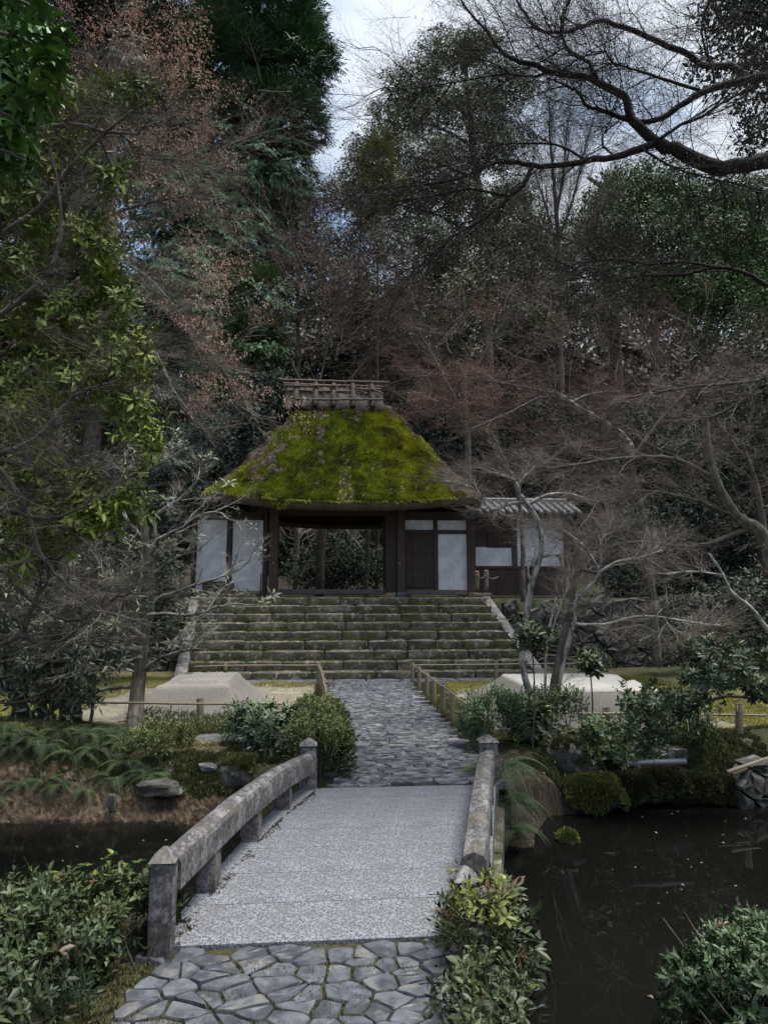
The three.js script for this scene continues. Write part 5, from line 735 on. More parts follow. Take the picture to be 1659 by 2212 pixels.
// ------------------------------------------------------------------ the dark limb overhead
{
  const g = thing('overhanging_maple', 'dark mossy maple limbs reaching across the sky over the pond', 'tree'), r = RNG(5), d = 6, tw = SPRAY.map((s) => new Copies(s.twigs, TWIG.dark)), sd = SEEDS.map((s) => new Copies(s, LEAF.dull));
  limb(g, 'trunk', [gd(2250, 1900, -0.2).setZ(-5.2), px(2230, 1200, 5.2), px(2180, 700, 5.4), px(2050, 420, 5.6)], 0.2, 0.15, M.blackbark, 3);
  const L = [[[[2060, 430], [1850, 350], [1659, 345], [1580, 362], [1519, 352], [1454, 325], [1420, 306]], 0.105, 0.07], [[[1410, 312], [1390, 318], [1330, 338], [1270, 346], [1220, 357], [1155, 358], [1110, 350], [1065, 352], [1005, 380], [925, 400], [830, 402], [760, 420]], 0.045, 0.006], [[[1150, 358], [1130, 400], [1100, 425], [1080, 445], [1040, 475], [980, 510], [920, 562], [880, 600], [850, 660]], 0.030, 0.004], [[[1100, 425], [1055, 415], [1015, 408], [930, 425], [830, 444], [790, 470]], 0.018, 0.004], [[[1262, 346], [1230, 325], [1195, 312], [1130, 310], [1065, 315], [1045, 335], [995, 370], [960, 400]], 0.016, 0.004],
    [[[1424, 310], [1410, 300], [1384, 280], [1360, 255], [1355, 225], [1345, 205], [1310, 188], [1280, 168], [1245, 162], [1190, 157], [1155, 135], [1110, 130], [1080, 105], [1045, 60], [1015, 25], [985, -20]], 0.062, 0.010], [[[1290, 170], [1270, 135], [1230, 110], [1215, 80], [1220, 30], [1240, -20]], 0.024, 0.008], [[[1190, 157], [1140, 165], [1090, 160], [1000, 175], [900, 190], [830, 200]], 0.014, 0.004],
    [[[2060, 300], [1800, 180], [1659, 165], [1599, 175], [1539, 190], [1494, 210], [1449, 240], [1414, 262], [1359, 260], [1330, 252], [1294, 237], [1270, 228], [1245, 195], [1225, 187], [1180, 168]], 0.055, 0.010], [[[1620, 175], [1580, 142], [1519, 142], [1485, 118], [1420, 90], [1360, 65], [1294, 45], [1260, 55], [1210, 70], [1165, 65], [1140, 40], [1115, 0], [1100, -30]], 0.045, 0.012], [[[1510, 195], [1430, 170], [1370, 150], [1325, 135], [1300, 110], [1240, 130]], 0.018, 0.004], [[[1425, 300], [1470, 270], [1520, 250], [1570, 215], [1620, 195]], 0.022, 0.010], [[[1545, 190], [1535, 140], [1520, 100], [1515, 50], [1530, 0]], 0.016, 0.008], [[[1330, 340], [1300, 310], [1320, 250], [1310, 210]], 0.012, 0.004],
    [[[1900, 690], [1659, 617], [1609, 590], [1544, 577], [1479, 592], [1389, 595], [1320, 605], [1240, 600]], 0.035, 0.005], [[[1544, 577], [1470, 565], [1400, 570], [1330, 560], [1270, 565]], 0.016, 0.004], [[[1385, 320], [1450, 360], [1530, 385], [1600, 400], [1680, 440]], 0.014, 0.006]];
  L.forEach(([p, a, b], i) => { const dd = d + (i % 5 - 2) * 0.25 * (i > 3 ? 1 : 0), l = limb(g, 'branch', P3(p, i < 4 || i === 5 || i === 8 ? d : dd), a * 0.84, b * 0.84, M.blackbark, i + 7, 9, 0.45); const o = { per: 2, from: 0.3, size: 0.5, colors: DKT, down: 0.45, leafSets: sd, leafy: 0.35, leafColors: [[0.05, 0.04, 0.03], [0.16, 0.13, 0.10]] }; for (const q of ramify(g, l, 9, 0.65, 0.008, M.blackbark, { from: 0.25, rise: 1.6, down: 0.5 }, i + 90)) sprays(tw, q, { ...o, per: 1 }, r); sprays(tw, l, o, r); });
  const f = { per: 26, size: 0.5, seed: 8, heart: px(1500, 350, d), pull: 1.2, flat: 0.8, wild: 0.9, colors: DKT }; fill(g, 'twigs', SPRAY.map((s) => s.twigs), TWIG.dark, [[1300, 110, 150, 100], [1180, 90, 130, 80], [1420, 130, 120, 90], [1080, 60, 120, 80], [1330, 280, 120, 80], [1200, 260, 120, 80], [1480, 230, 90, 60], [930, 30, 110, 50, 6, 0.35], [850, 110, 80, 60, 6, 0.2]], d, f);
  tw.forEach((t) => t.build(g, 'twigs')); sd.forEach((t) => t.build(g, 'dry_seeds'));
}

// ------------------------------------------------------------------ left foreground trees
const singleLeaf = (seed, L, Wd) => { const P = [], r = RNG(seed), n = 4; const rows = []; for (let i = 0; i <= n; i++) { const u = i / n, w = Math.sin(Math.PI * Math.pow(u, 0.8)) * 0.5 * Wd, y = u * L, z = -0.35 * L * u * u * (0.4 + r() * 0.3); rows.push([V(-w, y, z + w * 0.35), V(0, y, z), V(w, y, z + w * 0.35)]); } for (let i = 0; i < n; i++) for (let k = 0; k < 2; k++) { const [a, b, c, e] = [rows[i][k], rows[i][k + 1], rows[i + 1][k], rows[i + 1][k + 1]]; for (const q of [a, b, c, b, e, c]) P.push(q.x, q.y, q.z); } let g = new THREE.BufferGeometry(); g.setAttribute('position', new THREE.Float32BufferAttribute(P, 3)); g = mergeVertices(g); g.computeVertexNormals(); return g; };
function bigLeaves(parent, spots, geos, mats, n, seed, o) {      // leaves large enough to be told apart
  const r = RNG(seed); for (let i = 0; i < n; i++) { const s = spots[Math.floor(r() * spots.length)], c = px(s[0], s[1], s[4]), k = s[4] / F, u = dirOf(r), q = Math.cbrt(r()), tip = V(c.x + u.x * s[2] * k * q, c.y + u.y * s[3] * k * q, c.z + u.z * s[2] * k * q * 0.7), m = 3 + Math.floor(r() * 4), a0 = r() * 6.3; for (let j = 0; j < m && i < n; j++, i++) { const a = a0 + j * 2.4, d = V(Math.cos(a), (o.up ?? 0.2) + (r() - 0.6) * 0.8, Math.sin(a)).normalize(), l = part(parent, 'leaf', geos[Math.floor(r() * geos.length)], mats[Math.floor(r() * mats.length)]); const x = d.clone().cross(UP).normalize(), z = x.clone().cross(d); l.matrix.makeBasis(x, d, z).setPosition(tip); l.matrix.decompose(l.position, l.quaternion, l.scale); l.scale.setScalar(0.75 + r() * 0.5); } }
}
{
  const WH = [whorl(3, 8, 0.082, 0.030), whorl(7, 7, 0.088, 0.032), shoot(5, 8, 0.075, 0.030, 0.16)];
  const g = thing('daphniphyllum_tree', 'spreading yellow green evergreen with crooked bare boughs at the left edge', 'tree'), lines = [];
  lines.push(limb(g, 'trunk', [gd(-260, 1750, 0), px(-240, 1450, 6), px(-200, 1100, 6), px(-150, 700, 6), px(-90, 300, 6)], 0.14, 0.08, M.darkbark, 3));
  const B = [[[-200, 1020], [0, 979], [63, 957], [115, 911], [157, 859], [196, 841], [260, 820]], [[-200, 1010], [0, 992], [42, 1000], [84, 1013], [119, 1027], [150, 1025]], [[-180, 1480], [0, 1394], [42, 1373], [80, 1293], [101, 1261], [110, 1200]], [[-150, 850], [0, 770], [110, 640], [190, 560], [230, 420]], [[-150, 760], [30, 660], [120, 560], [130, 430], [110, 320]], [[-120, 560], [60, 470], [180, 330], [260, 260], [320, 215]], [[-190, 900], [0, 880], [120, 800], [240, 790], [300, 745]], [[-140, 620], [0, 560], [160, 590], [250, 620]], [[-200, 1150], [0, 1100], [100, 1120], [200, 1090]], [[-100, 400], [40, 290], [170, 270], [230, 285], [300, 290]], [[42, 1373], [120, 1390], [200, 1330], [250, 1290]], [[-200, 1250], [0, 1230], [60, 1290], [140, 1340], [220, 1330]], [[0, 1010], [60, 1100], [90, 1200], [160, 1280]]];
  const tw = FINE.map((s) => new Copies(s.twigs, TWIG.grey)), r = RNG(3);
  B.forEach((b, i) => { const l = limb(g, 'branch', P3(b, 5.6 + (i % 4) * 0.25), 0.028, 0.008, M.bark, i + 20, 7, 0.5); for (const q of ramify(g, l, 7, 0.55, 0.009, M.bark, { rise: 1.4 }, i + 40)) sprays(tw, q, { per: 1, size: 0.36, colors: [[0.03, 0.025, 0.02], [0.09, 0.076, 0.06]] }, r); });
  tw.forEach((t) => t.build(g, 'twigs'));
  fill(g, 'foliage', WH, LEAF.soft, [[130, 215, 70, 35], [240, 210, 80, 32], [300, 200, 35, 28], [130, 330, 90, 55, 6, 0.6], [60, 430, 70, 70, 6, 0.7], [225, 395, 55, 35], [150, 510, 100, 50, 6, 0.7], [60, 600, 70, 70, 6, 0.7], [215, 560, 55, 50], [120, 700, 120, 65, 6, 0.7], [245, 640, 45, 45], [270, 770, 60, 60], [150, 820, 130, 65, 6, 0.7], [285, 875, 50, 45], [60, 900, 70, 70, 6, 0.5], [305, 960, 35, 45], [90, 1040, 85, 38], [180, 1060, 40, 45], [280, 1090, 40, 40], [110, 1130, 95, 55], [205, 1110, 45, 45], [60, 1210, 60, 40, 6, 0.4]], 6, { per: 520, size: 1, lift: 0.35, wild: 0.8, seed: 55, deep: 0.6, colors: [[0.020, 0.034, 0.006], [0.135, 0.165, 0.020]] });
  fill(g, 'dry_leaves', [leafyTwig(15, 6, 0.07, 0.022, 0.12)], LEAF.dull, [[100, 300, 120, 100], [150, 450, 130, 100], [100, 600, 130, 120], [60, 760, 100, 120], [110, 1000, 110, 80]], 6.3, { per: 90, size: 1, seed: 56, colors: [[0.08, 0.055, 0.035], [0.2, 0.14, 0.09]] });
  const t2 = thing('broadleaf_branch_tree', 'nearest evergreen with large deep green drooping leaves in the top left corner', 'tree');
  limb(t2, 'trunk', [gd(-420, 2300, 0), px(-420, 1200, 3.8), px(-380, 500, 3.8), px(-250, 100, 3.8), px(-120, -150, 3.8)], 0.1, 0.04, M.darkbark, 4); const ll = [[[-250, 100], [-60, 60], [60, 90], [130, 130]], [[-330, 300], [-120, 220], [20, 250], [70, 300]], [[-250, 60], [-40, -20], [80, 20], [120, 60]], [[-350, 380], [-100, 320], [20, 330], [60, 350]]].map((b, i) => limb(t2, 'branch', P3(b, 3.8), 0.016, 0.006, M.bark, i + 60));
  const LG = [singleLeaf(1, 0.105, 0.036), singleLeaf(2, 0.115, 0.040), singleLeaf(3, 0.095, 0.038)], LM = [[0.055, 0.13, 0.030], [0.08, 0.19, 0.032], [0.035, 0.085, 0.035], [0.13, 0.25, 0.04]].map((c) => new THREE.MeshPhysicalMaterial({ color: new THREE.Color(...c), roughness: 0.42, side: THREE.DoubleSide }));
  bigLeaves(t2, [[50, 40, 70, 60, 3.7], [90, 110, 60, 45, 3.6], [40, 150, 70, 60, 3.8], [130, 80, 30, 40, 3.7], [50, 250, 55, 60, 3.8], [20, 330, 45, 40, 3.9], [100, 200, 30, 30, 3.7]], LG, LM, 290, 61, { up: -0.25 });
  fill(t2, 'foliage', [whorl(13, 7, 0.105, 0.038, 0.1, 0.8), whorl(14, 6, 0.1, 0.038, 0.1, 0.9)], LEAF.gloss, [[30, 60, 80, 90], [20, 200, 70, 90], [10, 320, 50, 60], [70, 120, 60, 60]], 4.0, { per: 900, size: 1, lift: 0.1, seed: 57, colors: [[0.025, 0.06, 0.018], [0.07, 0.14, 0.03]] });

  // the rhododendron with its grey trunk
  const d = 9.3, h = thing('rhododendron_tree', 'crooked grey trunked rhododendron with sparse leathery leaves beside the left mound', 'tree'), tip = [whorl(23, 7, 0.125, 0.034, 0.05, 0.3), whorl(24, 6, 0.115, 0.032, 0.05, 0.5), whorl(25, 5, 0.12, 0.032, 0.05, 0.1)], tipSet = tip.map((q) => new Copies(q, LEAF.gloss)), rt = FINE.map((s) => new Copies(s.twigs, TWIG.grey)); const rr = RNG(17);
  limb(h, 'trunk', [gd(290, 1590, 0.02), ...P3([[297, 1492], [311, 1376], [323, 1306], [322, 1201], [316, 1166], [306, 1110], [318, 1070]], d)], 0.105, 0.035, M.bark, 5, 10, 0.25);
  const RB = [[[322, 1201], [336, 1173], [350, 1159], [385, 1145], [413, 1124], [455, 1107], [490, 1112]], [[336, 1173], [338, 1118], [360, 1096], [386, 1079], [420, 1047], [440, 1010]], [[323, 1306], [345, 1292], [371, 1282], [420, 1264], [465, 1250], [507, 1236], [539, 1212]], [[318, 1330], [350, 1325], [420, 1328], [470, 1312], [520, 1300]], [[322, 1250], [350, 1225], [390, 1200], [430, 1190]], [[316, 1166], [280, 1130], [250, 1080], [262, 1030]], [[312, 1376], [270, 1340], [230, 1250], [200, 1190]], [[318, 1320], [280, 1290], [240, 1285], [180, 1300]], [[311, 1376], [250, 1380], [180, 1360], [110, 1365]], [[306, 1420], [240, 1440], [160, 1430], [90, 1450]], [[304, 1450], [350, 1420], [400, 1405], [440, 1400]], [[300, 1480], [220, 1490], [150, 1500], [60, 1510]], [[306, 1400], [230, 1400], [120, 1320], [60, 1310]], [[318, 1090], [300, 1040], [330, 1010], [370, 990]]];
  RB.forEach((b, i) => { const l = limb(h, 'branch', P3(b, d - 0.3 + (i % 3) * 0.3), 0.030, 0.009, M.greybark, i + 70, 7, 0.6); const subs = ramify(h, l, 7, 0.42, 0.011, M.palebark, { rise: 1.5, bend: 0.12, from: 0.3 }, i + 80); for (const q of [...subs, l.slice(-3)]) { sprays(rt, q.slice(2), { per: 1, size: 0.22, colors: GRY }, rr); const e = q[q.length - 1], n = i > 5 ? 3 : 2; for (let k = 0; k < n; k++) if (rr() < 0.85) tipSet[Math.floor(rr() * 3)].add(e.p.clone().add(dirOf(rr).multiplyScalar(k ? 0.16 : 0)), e.t.clone().add(V(0, 0.5, 0)).add(dirOf(rr).multiplyScalar(0.5)), dirOf(rr), 0.55 + rr() * 0.4, jit(rr, mixc([0.025, 0.033, 0.018], [0.085, 0.098, 0.06], rr()), 0.3)); } });
  rt.forEach((t) => t.build(h, 'twigs')); tipSet.forEach((t) => t.build(h, 'foliage'));
  const h2 = thing('rhododendron_bush', 'tangled grey rhododendron thicket below the left evergreen', 'shrub'), ts = tip.map((q) => new Copies(q, LEAF.gloss)), t3 = FINE.map((s) => new Copies(s.twigs, TWIG.grey)); const rq = RNG(18), st = [];
  for (let k = 0; k < 26; k++) { const x = -60 + rq() * 330, b = gd(60 + rq() * 180, 1560, 0.05), m = px(x, 1440 - rq() * 60, 8.5), e = px(x + (rq() - 0.5) * 160, 1150 + rq() * 330, 8.0 + rq()); b.z = -8.7; st.push(tube([b, m, e], 0.022, 0.007, 6, 10, 0.02, 0.6, rq)); for (const q of st[st.length - 1].userData.line.slice(2)) { if (rq() < 0.35) t3[Math.floor(rq() * 2)].add(q.p.clone(), q.t.clone().add(dirOf(rq)), UP, 0.25 + 0.25 * rq(), jit(rq, mixc([0.03, 0.025, 0.02], [0.10, 0.085, 0.07], rq()), 0.2)); for (let w = 0; w < 3; w++) ts[Math.floor(rq() * 3)].add(q.p.clone().add(dirOf(rq).multiplyScalar(0.25 * rq())), dirOf(rq, 0.6), dirOf(rq), 0.7 + rq() * 0.5, jit(rq, mixc([0.018, 0.024, 0.013], [0.075, 0.085, 0.052], rq()), 0.35)); } }
  part(h2, 'stems', merge(st), M.bark).userData.kind = 'stuff'; t3.forEach((t) => t.build(h2, 'twigs')); ts.forEach((t) => t.build(h2, 'foliage'));
  const c = thing('cedar_trunk_tree', 'straight greyish cedar trunk rising through the left thicket', 'tree'); limb(c, 'trunk', [gd(150, 1480, 0).setZ(-12.5), ...P3([[165, 1320], [185, 1100], [205, 930], [222, 760], [236, 500], [245, 200]], 12.5)], 0.19, 0.11, M.bark, 6, 12, 0.2); fill(c, 'foliage', CON, LEAF.soft, [[240, 120, 120, 100], [200, -40, 160, 100], [100, 200, 110, 110], [60, 420, 110, 110], [90, 640, 110, 110], [40, 830, 100, 100], [300, 1000, 90, 80], [240, 870, 90, 80]], 13.2, { per: 60, size: 0.8, shell: 1, lift: -0.4, seed: 58, colors: [[0.008, 0.014, 0.010], [0.026, 0.038, 0.024]] });
}

// ------------------------------------------------------------------ hedges and shrubs
function hedge(label, path, wid, hgt, geos, m, o) {        // a clipped body of leafy shoots along a line of [x, z] with woody stems
  const g = thing('hedge', label, o.cat ?? 'hedge'), r = RNG(o.seed), sets = geos.map((q) => new Copies(q, m)), stems = [];
  const cv = path.length > 1 ? new THREE.CatmullRomCurve3(path.map(([x, z]) => V(x, 0, z)), false, 'centripetal') : null, L = cv ? cv.getLength() : wid;
  const base = (x, z) => Math.max(level(x, z), WATER), n = Math.round((L * wid * 1.0 + 2 * (L + wid) * hgt) * o.per);
  for (let i = 0; i < n; i++) {
    const s = r(), c = cv ? cv.getPoint(s) : V(path[0][0], 0, path[0][1]), t = cv ? cv.getTangent(s) : V(1, 0, 0), q = V(t.z, 0, -t.x), e = (Math.pow(r(), 0.45) * (r() < 0.5 ? -1 : 1)), y = Math.pow(r(), 0.6), wv = 0.8 + 0.4 * fbm(c.x * 2.3, c.z * 2.3 + e, o.seed, 3), hh = hgt * (0.82 + 0.36 * fbm(c.x * 2.6 + e * 0.7, c.z * 2.6, o.seed + 4, 3)) * (o.taper ? 1 - Math.abs(s * 2 - 1) ** 4 * o.taper : 1);
    const w = wid / 2 * wv * Math.sqrt(Math.max(0.05, 1 - Math.pow(y, 5) * 0.75)), p = V(c.x + q.x * e * w, 0, c.z + q.z * e * w); if (!cv) { const a = r() * 6.283, k = Math.sqrt(r()) * wid / 2 * Math.sqrt(Math.max(0.06, 1 - y * y * 0.8)) * wv; p.x = c.x + Math.cos(a) * k; p.z = c.z + Math.sin(a) * k * (o.squash ?? 1); }
    if (r() > 0.35 && y < (o.bare ?? 0.25)) continue;
    const b = base(c.x, c.z); p.y = b + y * hh; const topness = smooth(0.6, 1, y), d = q.clone().multiplyScalar(e * (1.2 - topness)).add(V(0, 0.25 + topness, 0)).add(dirOf(r).multiplyScalar(0.55)); if (o.hang) d.y -= o.hang * (1 - topness);
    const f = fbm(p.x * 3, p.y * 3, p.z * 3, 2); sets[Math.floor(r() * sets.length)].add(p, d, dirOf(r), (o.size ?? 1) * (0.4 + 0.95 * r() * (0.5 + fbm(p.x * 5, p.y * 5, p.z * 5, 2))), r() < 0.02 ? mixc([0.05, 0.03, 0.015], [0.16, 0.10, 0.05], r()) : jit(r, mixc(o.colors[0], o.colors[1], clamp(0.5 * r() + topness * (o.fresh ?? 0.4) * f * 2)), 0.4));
  }
  for (let i = 0; i < (o.stems ?? Math.round(L * 14)); i++) { const s = r(), c = cv ? cv.getPoint(s) : V(path[0][0] + (r() - 0.5) * wid * 0.5, 0, path[0][1] + (r() - 0.5) * wid * 0.5), a = r() * 6.283, b = base(c.x, c.z), k = wid * 0.3; stems.push(tube([V(c.x + (r() - 0.5) * k, b - 0.03, c.z + (r() - 0.5) * k), V(c.x + Math.cos(a) * k * 0.5, b + hgt * 0.4, c.z + Math.sin(a) * k * 0.5), V(c.x + Math.cos(a) * k, b + hgt * 0.82, c.z + Math.sin(a) * k)], 0.007, 0.003, 4, 5)); }
  if (stems.length) part(g, 'stems', merge(stems), M.bark).userData.kind = 'stuff'; sets.forEach((q) => q.build(g, 'foliage')); return g;
}
const HL = [shoot(33, 8, 0.044, 0.020, 0.08), shoot(34, 9, 0.040, 0.018, 0.09), shoot(35, 8, 0.046, 0.020, 0.05, 1)], SM = [leafyTwig(36, 7, 0.028, 0.013, 0.07), leafyTwig(37, 7, 0.026, 0.013, 0.06)], BL = [shoot(38, 8, 0.085, 0.032, 0.06, 1), shoot(39, 7, 0.08, 0.031, 0.13)];
const GRN = [[0.016, 0.032, 0.013], [0.085, 0.115, 0.030]], DGR = [[0.010, 0.016, 0.006], [0.040, 0.050, 0.018]], YGR = [[0.03, 0.045, 0.012], [0.17, 0.175, 0.035]];
{
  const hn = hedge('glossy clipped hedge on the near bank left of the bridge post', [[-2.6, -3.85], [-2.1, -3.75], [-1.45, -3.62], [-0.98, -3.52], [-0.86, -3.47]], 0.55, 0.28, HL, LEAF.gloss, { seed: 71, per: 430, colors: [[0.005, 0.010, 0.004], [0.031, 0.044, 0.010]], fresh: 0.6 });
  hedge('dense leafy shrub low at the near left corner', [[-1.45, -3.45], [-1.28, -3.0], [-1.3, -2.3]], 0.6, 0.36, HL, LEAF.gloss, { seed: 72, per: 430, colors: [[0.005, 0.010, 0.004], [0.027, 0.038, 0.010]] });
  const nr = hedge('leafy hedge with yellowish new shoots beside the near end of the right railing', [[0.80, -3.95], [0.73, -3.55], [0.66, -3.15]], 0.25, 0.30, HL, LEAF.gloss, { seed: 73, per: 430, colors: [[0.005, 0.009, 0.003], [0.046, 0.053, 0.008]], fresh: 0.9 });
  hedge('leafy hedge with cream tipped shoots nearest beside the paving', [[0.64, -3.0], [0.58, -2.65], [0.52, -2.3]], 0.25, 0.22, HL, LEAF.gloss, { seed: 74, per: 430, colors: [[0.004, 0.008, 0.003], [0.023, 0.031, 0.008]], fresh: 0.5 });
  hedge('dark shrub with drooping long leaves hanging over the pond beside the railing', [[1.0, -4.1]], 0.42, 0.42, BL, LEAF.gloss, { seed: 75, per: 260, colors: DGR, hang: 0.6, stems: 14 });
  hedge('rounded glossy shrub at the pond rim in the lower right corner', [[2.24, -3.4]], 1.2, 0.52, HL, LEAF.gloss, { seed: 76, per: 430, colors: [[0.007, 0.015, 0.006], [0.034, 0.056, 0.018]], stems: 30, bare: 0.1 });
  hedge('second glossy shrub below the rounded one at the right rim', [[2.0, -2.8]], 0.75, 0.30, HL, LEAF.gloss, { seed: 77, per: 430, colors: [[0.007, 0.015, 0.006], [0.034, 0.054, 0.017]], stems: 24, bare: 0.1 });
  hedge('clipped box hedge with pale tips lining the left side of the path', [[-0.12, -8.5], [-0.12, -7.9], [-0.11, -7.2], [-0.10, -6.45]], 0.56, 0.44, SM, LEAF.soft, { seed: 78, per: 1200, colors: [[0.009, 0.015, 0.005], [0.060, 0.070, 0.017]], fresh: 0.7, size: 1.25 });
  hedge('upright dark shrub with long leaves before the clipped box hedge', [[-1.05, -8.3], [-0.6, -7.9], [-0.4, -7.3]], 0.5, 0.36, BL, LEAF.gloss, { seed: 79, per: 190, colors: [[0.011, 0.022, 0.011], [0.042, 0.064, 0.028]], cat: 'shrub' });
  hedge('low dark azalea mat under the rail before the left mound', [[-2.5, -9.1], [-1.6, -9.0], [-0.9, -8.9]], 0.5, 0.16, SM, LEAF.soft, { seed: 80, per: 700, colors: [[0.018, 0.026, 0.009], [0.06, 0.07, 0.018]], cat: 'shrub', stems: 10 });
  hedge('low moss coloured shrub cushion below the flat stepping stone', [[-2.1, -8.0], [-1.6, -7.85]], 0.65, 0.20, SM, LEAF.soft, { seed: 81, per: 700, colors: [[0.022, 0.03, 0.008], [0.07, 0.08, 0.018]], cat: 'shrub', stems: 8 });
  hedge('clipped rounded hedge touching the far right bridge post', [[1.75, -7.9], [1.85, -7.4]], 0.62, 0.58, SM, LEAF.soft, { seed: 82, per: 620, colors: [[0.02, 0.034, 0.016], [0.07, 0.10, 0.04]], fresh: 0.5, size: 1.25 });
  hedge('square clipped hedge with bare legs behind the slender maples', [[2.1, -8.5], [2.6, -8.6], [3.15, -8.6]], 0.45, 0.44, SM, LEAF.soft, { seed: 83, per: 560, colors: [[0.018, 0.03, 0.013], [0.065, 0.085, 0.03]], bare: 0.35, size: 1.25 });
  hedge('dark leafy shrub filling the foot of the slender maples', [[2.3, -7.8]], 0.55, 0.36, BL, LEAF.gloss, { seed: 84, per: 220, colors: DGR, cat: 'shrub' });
  for (const [x, y, hh, w, l] of [[1150, 1620, 1.15, 0.42, 'small leafy sapling crowned with dark leaves before the right side slab'], [1275, 1600, 0.85, 0.36, 'small dark leafed sapling standing before the white sand mound']]) { const b = gd(x, y, 0.02), s = thing('leafy_sapling', l, 'plant'), t = b.clone().add(V(0.02, hh, 0)); part(s, 'stem', tube([b, b.clone().lerp(t, 0.5).add(V(0.03, 0, 0)), t], 0.012, 0.007, 6, 8), M.bark); fill(s, 'foliage', BL, LEAF.gloss, [[0, 0, 0, 0]].slice(1), 8, { per: 1, size: 1, seed: 1, colors: DGR }); const c = BL.map((q) => new Copies(q, LEAF.gloss)), r = RNG(x); for (let k = 0; k < 60; k++) c[k % 2].add(t.clone().add(dirOf(r).multiplyScalar(w * 0.42 * Math.cbrt(r()))), dirOf(r, 0.5), dirOf(r), 0.8 + 0.4 * r(), jit(r, mixc(...DGR, r()), 0.3)); c.forEach((q) => q.build(s, 'foliage')); }
  const plants = [[1330, 1625, 0.42, 'spindly leafy plant by the grey fence post on the right bank'], [1380, 1600, 0.5, 'many stemmed leafy plant at the centre of the right bank'], [1430, 1608, 0.55, 'leafy plant with two thin trunks beside the mossy rim'], [1510, 1615, 0.62, 'pale leafed slim plant standing before the boulder'], [1480, 1590, 0.4, 'low leafy plant between the two taller ones on the bank'], [1280, 1640, 0.4, 'dark leafy plant above the mossy boulders'], [1350, 1660, 0.3, 'low dark plant drooping near the grey pipe']];
  plants.forEach(([x, y, hh, l], i) => { const b = gd(x, y, 0.02), s = thing('bank_plant', l, 'plant'), r = RNG(900 + i), st = [], c = HL.map((q) => new Copies(q, LEAF.gloss)); for (let k = 0; k < 5; k++) { const e = b.clone().add(V((r() - 0.5) * 0.45, hh * (0.7 + 0.5 * r()), (r() - 0.5) * 0.3)), g = tube([b.clone().add(V((r() - 0.5) * 0.12, -0.05, 0)), b.clone().lerp(e, 0.5).add(V((r() - 0.5) * 0.08, 0, 0)), e], 0.008, 0.004, 5, 7); st.push(g); for (const q of g.userData.line.slice(2)) for (let w = 0; w < 3; w++) c[w % 3].add(q.p.clone().add(dirOf(r).multiplyScalar(0.10 * r())), dirOf(r, 0.4), dirOf(r), 0.8 + 0.6 * r(), jit(r, mixc([0.018, 0.032, 0.014], [0.08, 0.10, 0.035], r()), 0.3)); } part(s, 'stems', merge(st), M.darkbark).userData.kind = 'stuff'; c.forEach((q) => q.build(s, 'foliage')); });
  // camellia reaching in from the right
  const cam = thing('camellia_shrub', 'glossy dark camellia boughs reaching in over the right sand mound', 'shrub'), cs = BL.map((q) => new Copies(q, LEAF.gloss)), r = RNG(44);
  [[[1900, 1560], [1750, 1500], [1659, 1485], [1560, 1475], [1500, 1470]], [[1850, 1620], [1700, 1530], [1600, 1505], [1540, 1510], [1480, 1540], [1420, 1548], [1370, 1560]], [[1800, 1480], [1700, 1440], [1600, 1425], [1520, 1430]], [[1800, 1580], [1690, 1540], [1640, 1500], [1590, 1450], [1560, 1410]], [[1560, 1505], [1500, 1525], [1440, 1530], [1400, 1520]], [[1480, 1540], [1440, 1570], [1400, 1600]]].forEach((b, i) => { const l = limb(cam, 'branch', P3(b, 6.6 + (i % 3) * 0.2), 0.018, 0.006, M.darkbark, i + 140, 7, 0.6); for (const q of ramify(cam, l, 8, 0.28, 0.006, M.darkbark, { from: 0.35, rise: 1.3 }, i + 150)) for (const e of q.slice(2)) for (let k = 0; k < 1; k++) cs[i % 2].add(e.p.clone().add(dirOf(r).multiplyScalar(0.05)), dirOf(r, 0.2).add(e.t), dirOf(r), 0.8 + 0.4 * r(), jit(r, mixc([0.012, 0.020, 0.009], [0.045, 0.060, 0.026], r()), 0.3)); }); limb(cam, 'trunk', [gd(2000, 1800, 0), px(1960, 1650, 6.8), px(1880, 1560, 6.8), px(1800, 1480, 6.8)], 0.05, 0.03, M.darkbark, 4); cs.forEach((q) => q.build(cam, 'foliage'));
  const LG = [singleLeaf(11, 0.046, 0.023), singleLeaf(12, 0.04, 0.020)], LM = [[0.05, 0.085, 0.015], [0.13, 0.15, 0.02], [0.22, 0.21, 0.05], [0.02, 0.042, 0.012]].map((c) => new THREE.MeshPhysicalMaterial({ color: new THREE.Color(...c), roughness: 0.4, side: THREE.DoubleSide }));
  bigLeaves(nr, [[1010, 1900, 45, 35, 3.7], [1070, 1910, 50, 35, 3.8], [1040, 1970, 60, 40, 3.6], [1000, 1990, 40, 50, 3.6], [1090, 2010, 50, 40, 3.7]], LG, LM, 220, 62, { up: 0.5 });
  bigLeaves(hn, [[180, 1890, 90, 25, 3.9], [270, 1870, 60, 25, 3.9], [100, 1940, 80, 40, 3.8]], LG, [LM[0], LM[3], LM[1]], 160, 63, { up: 0.5 });
}

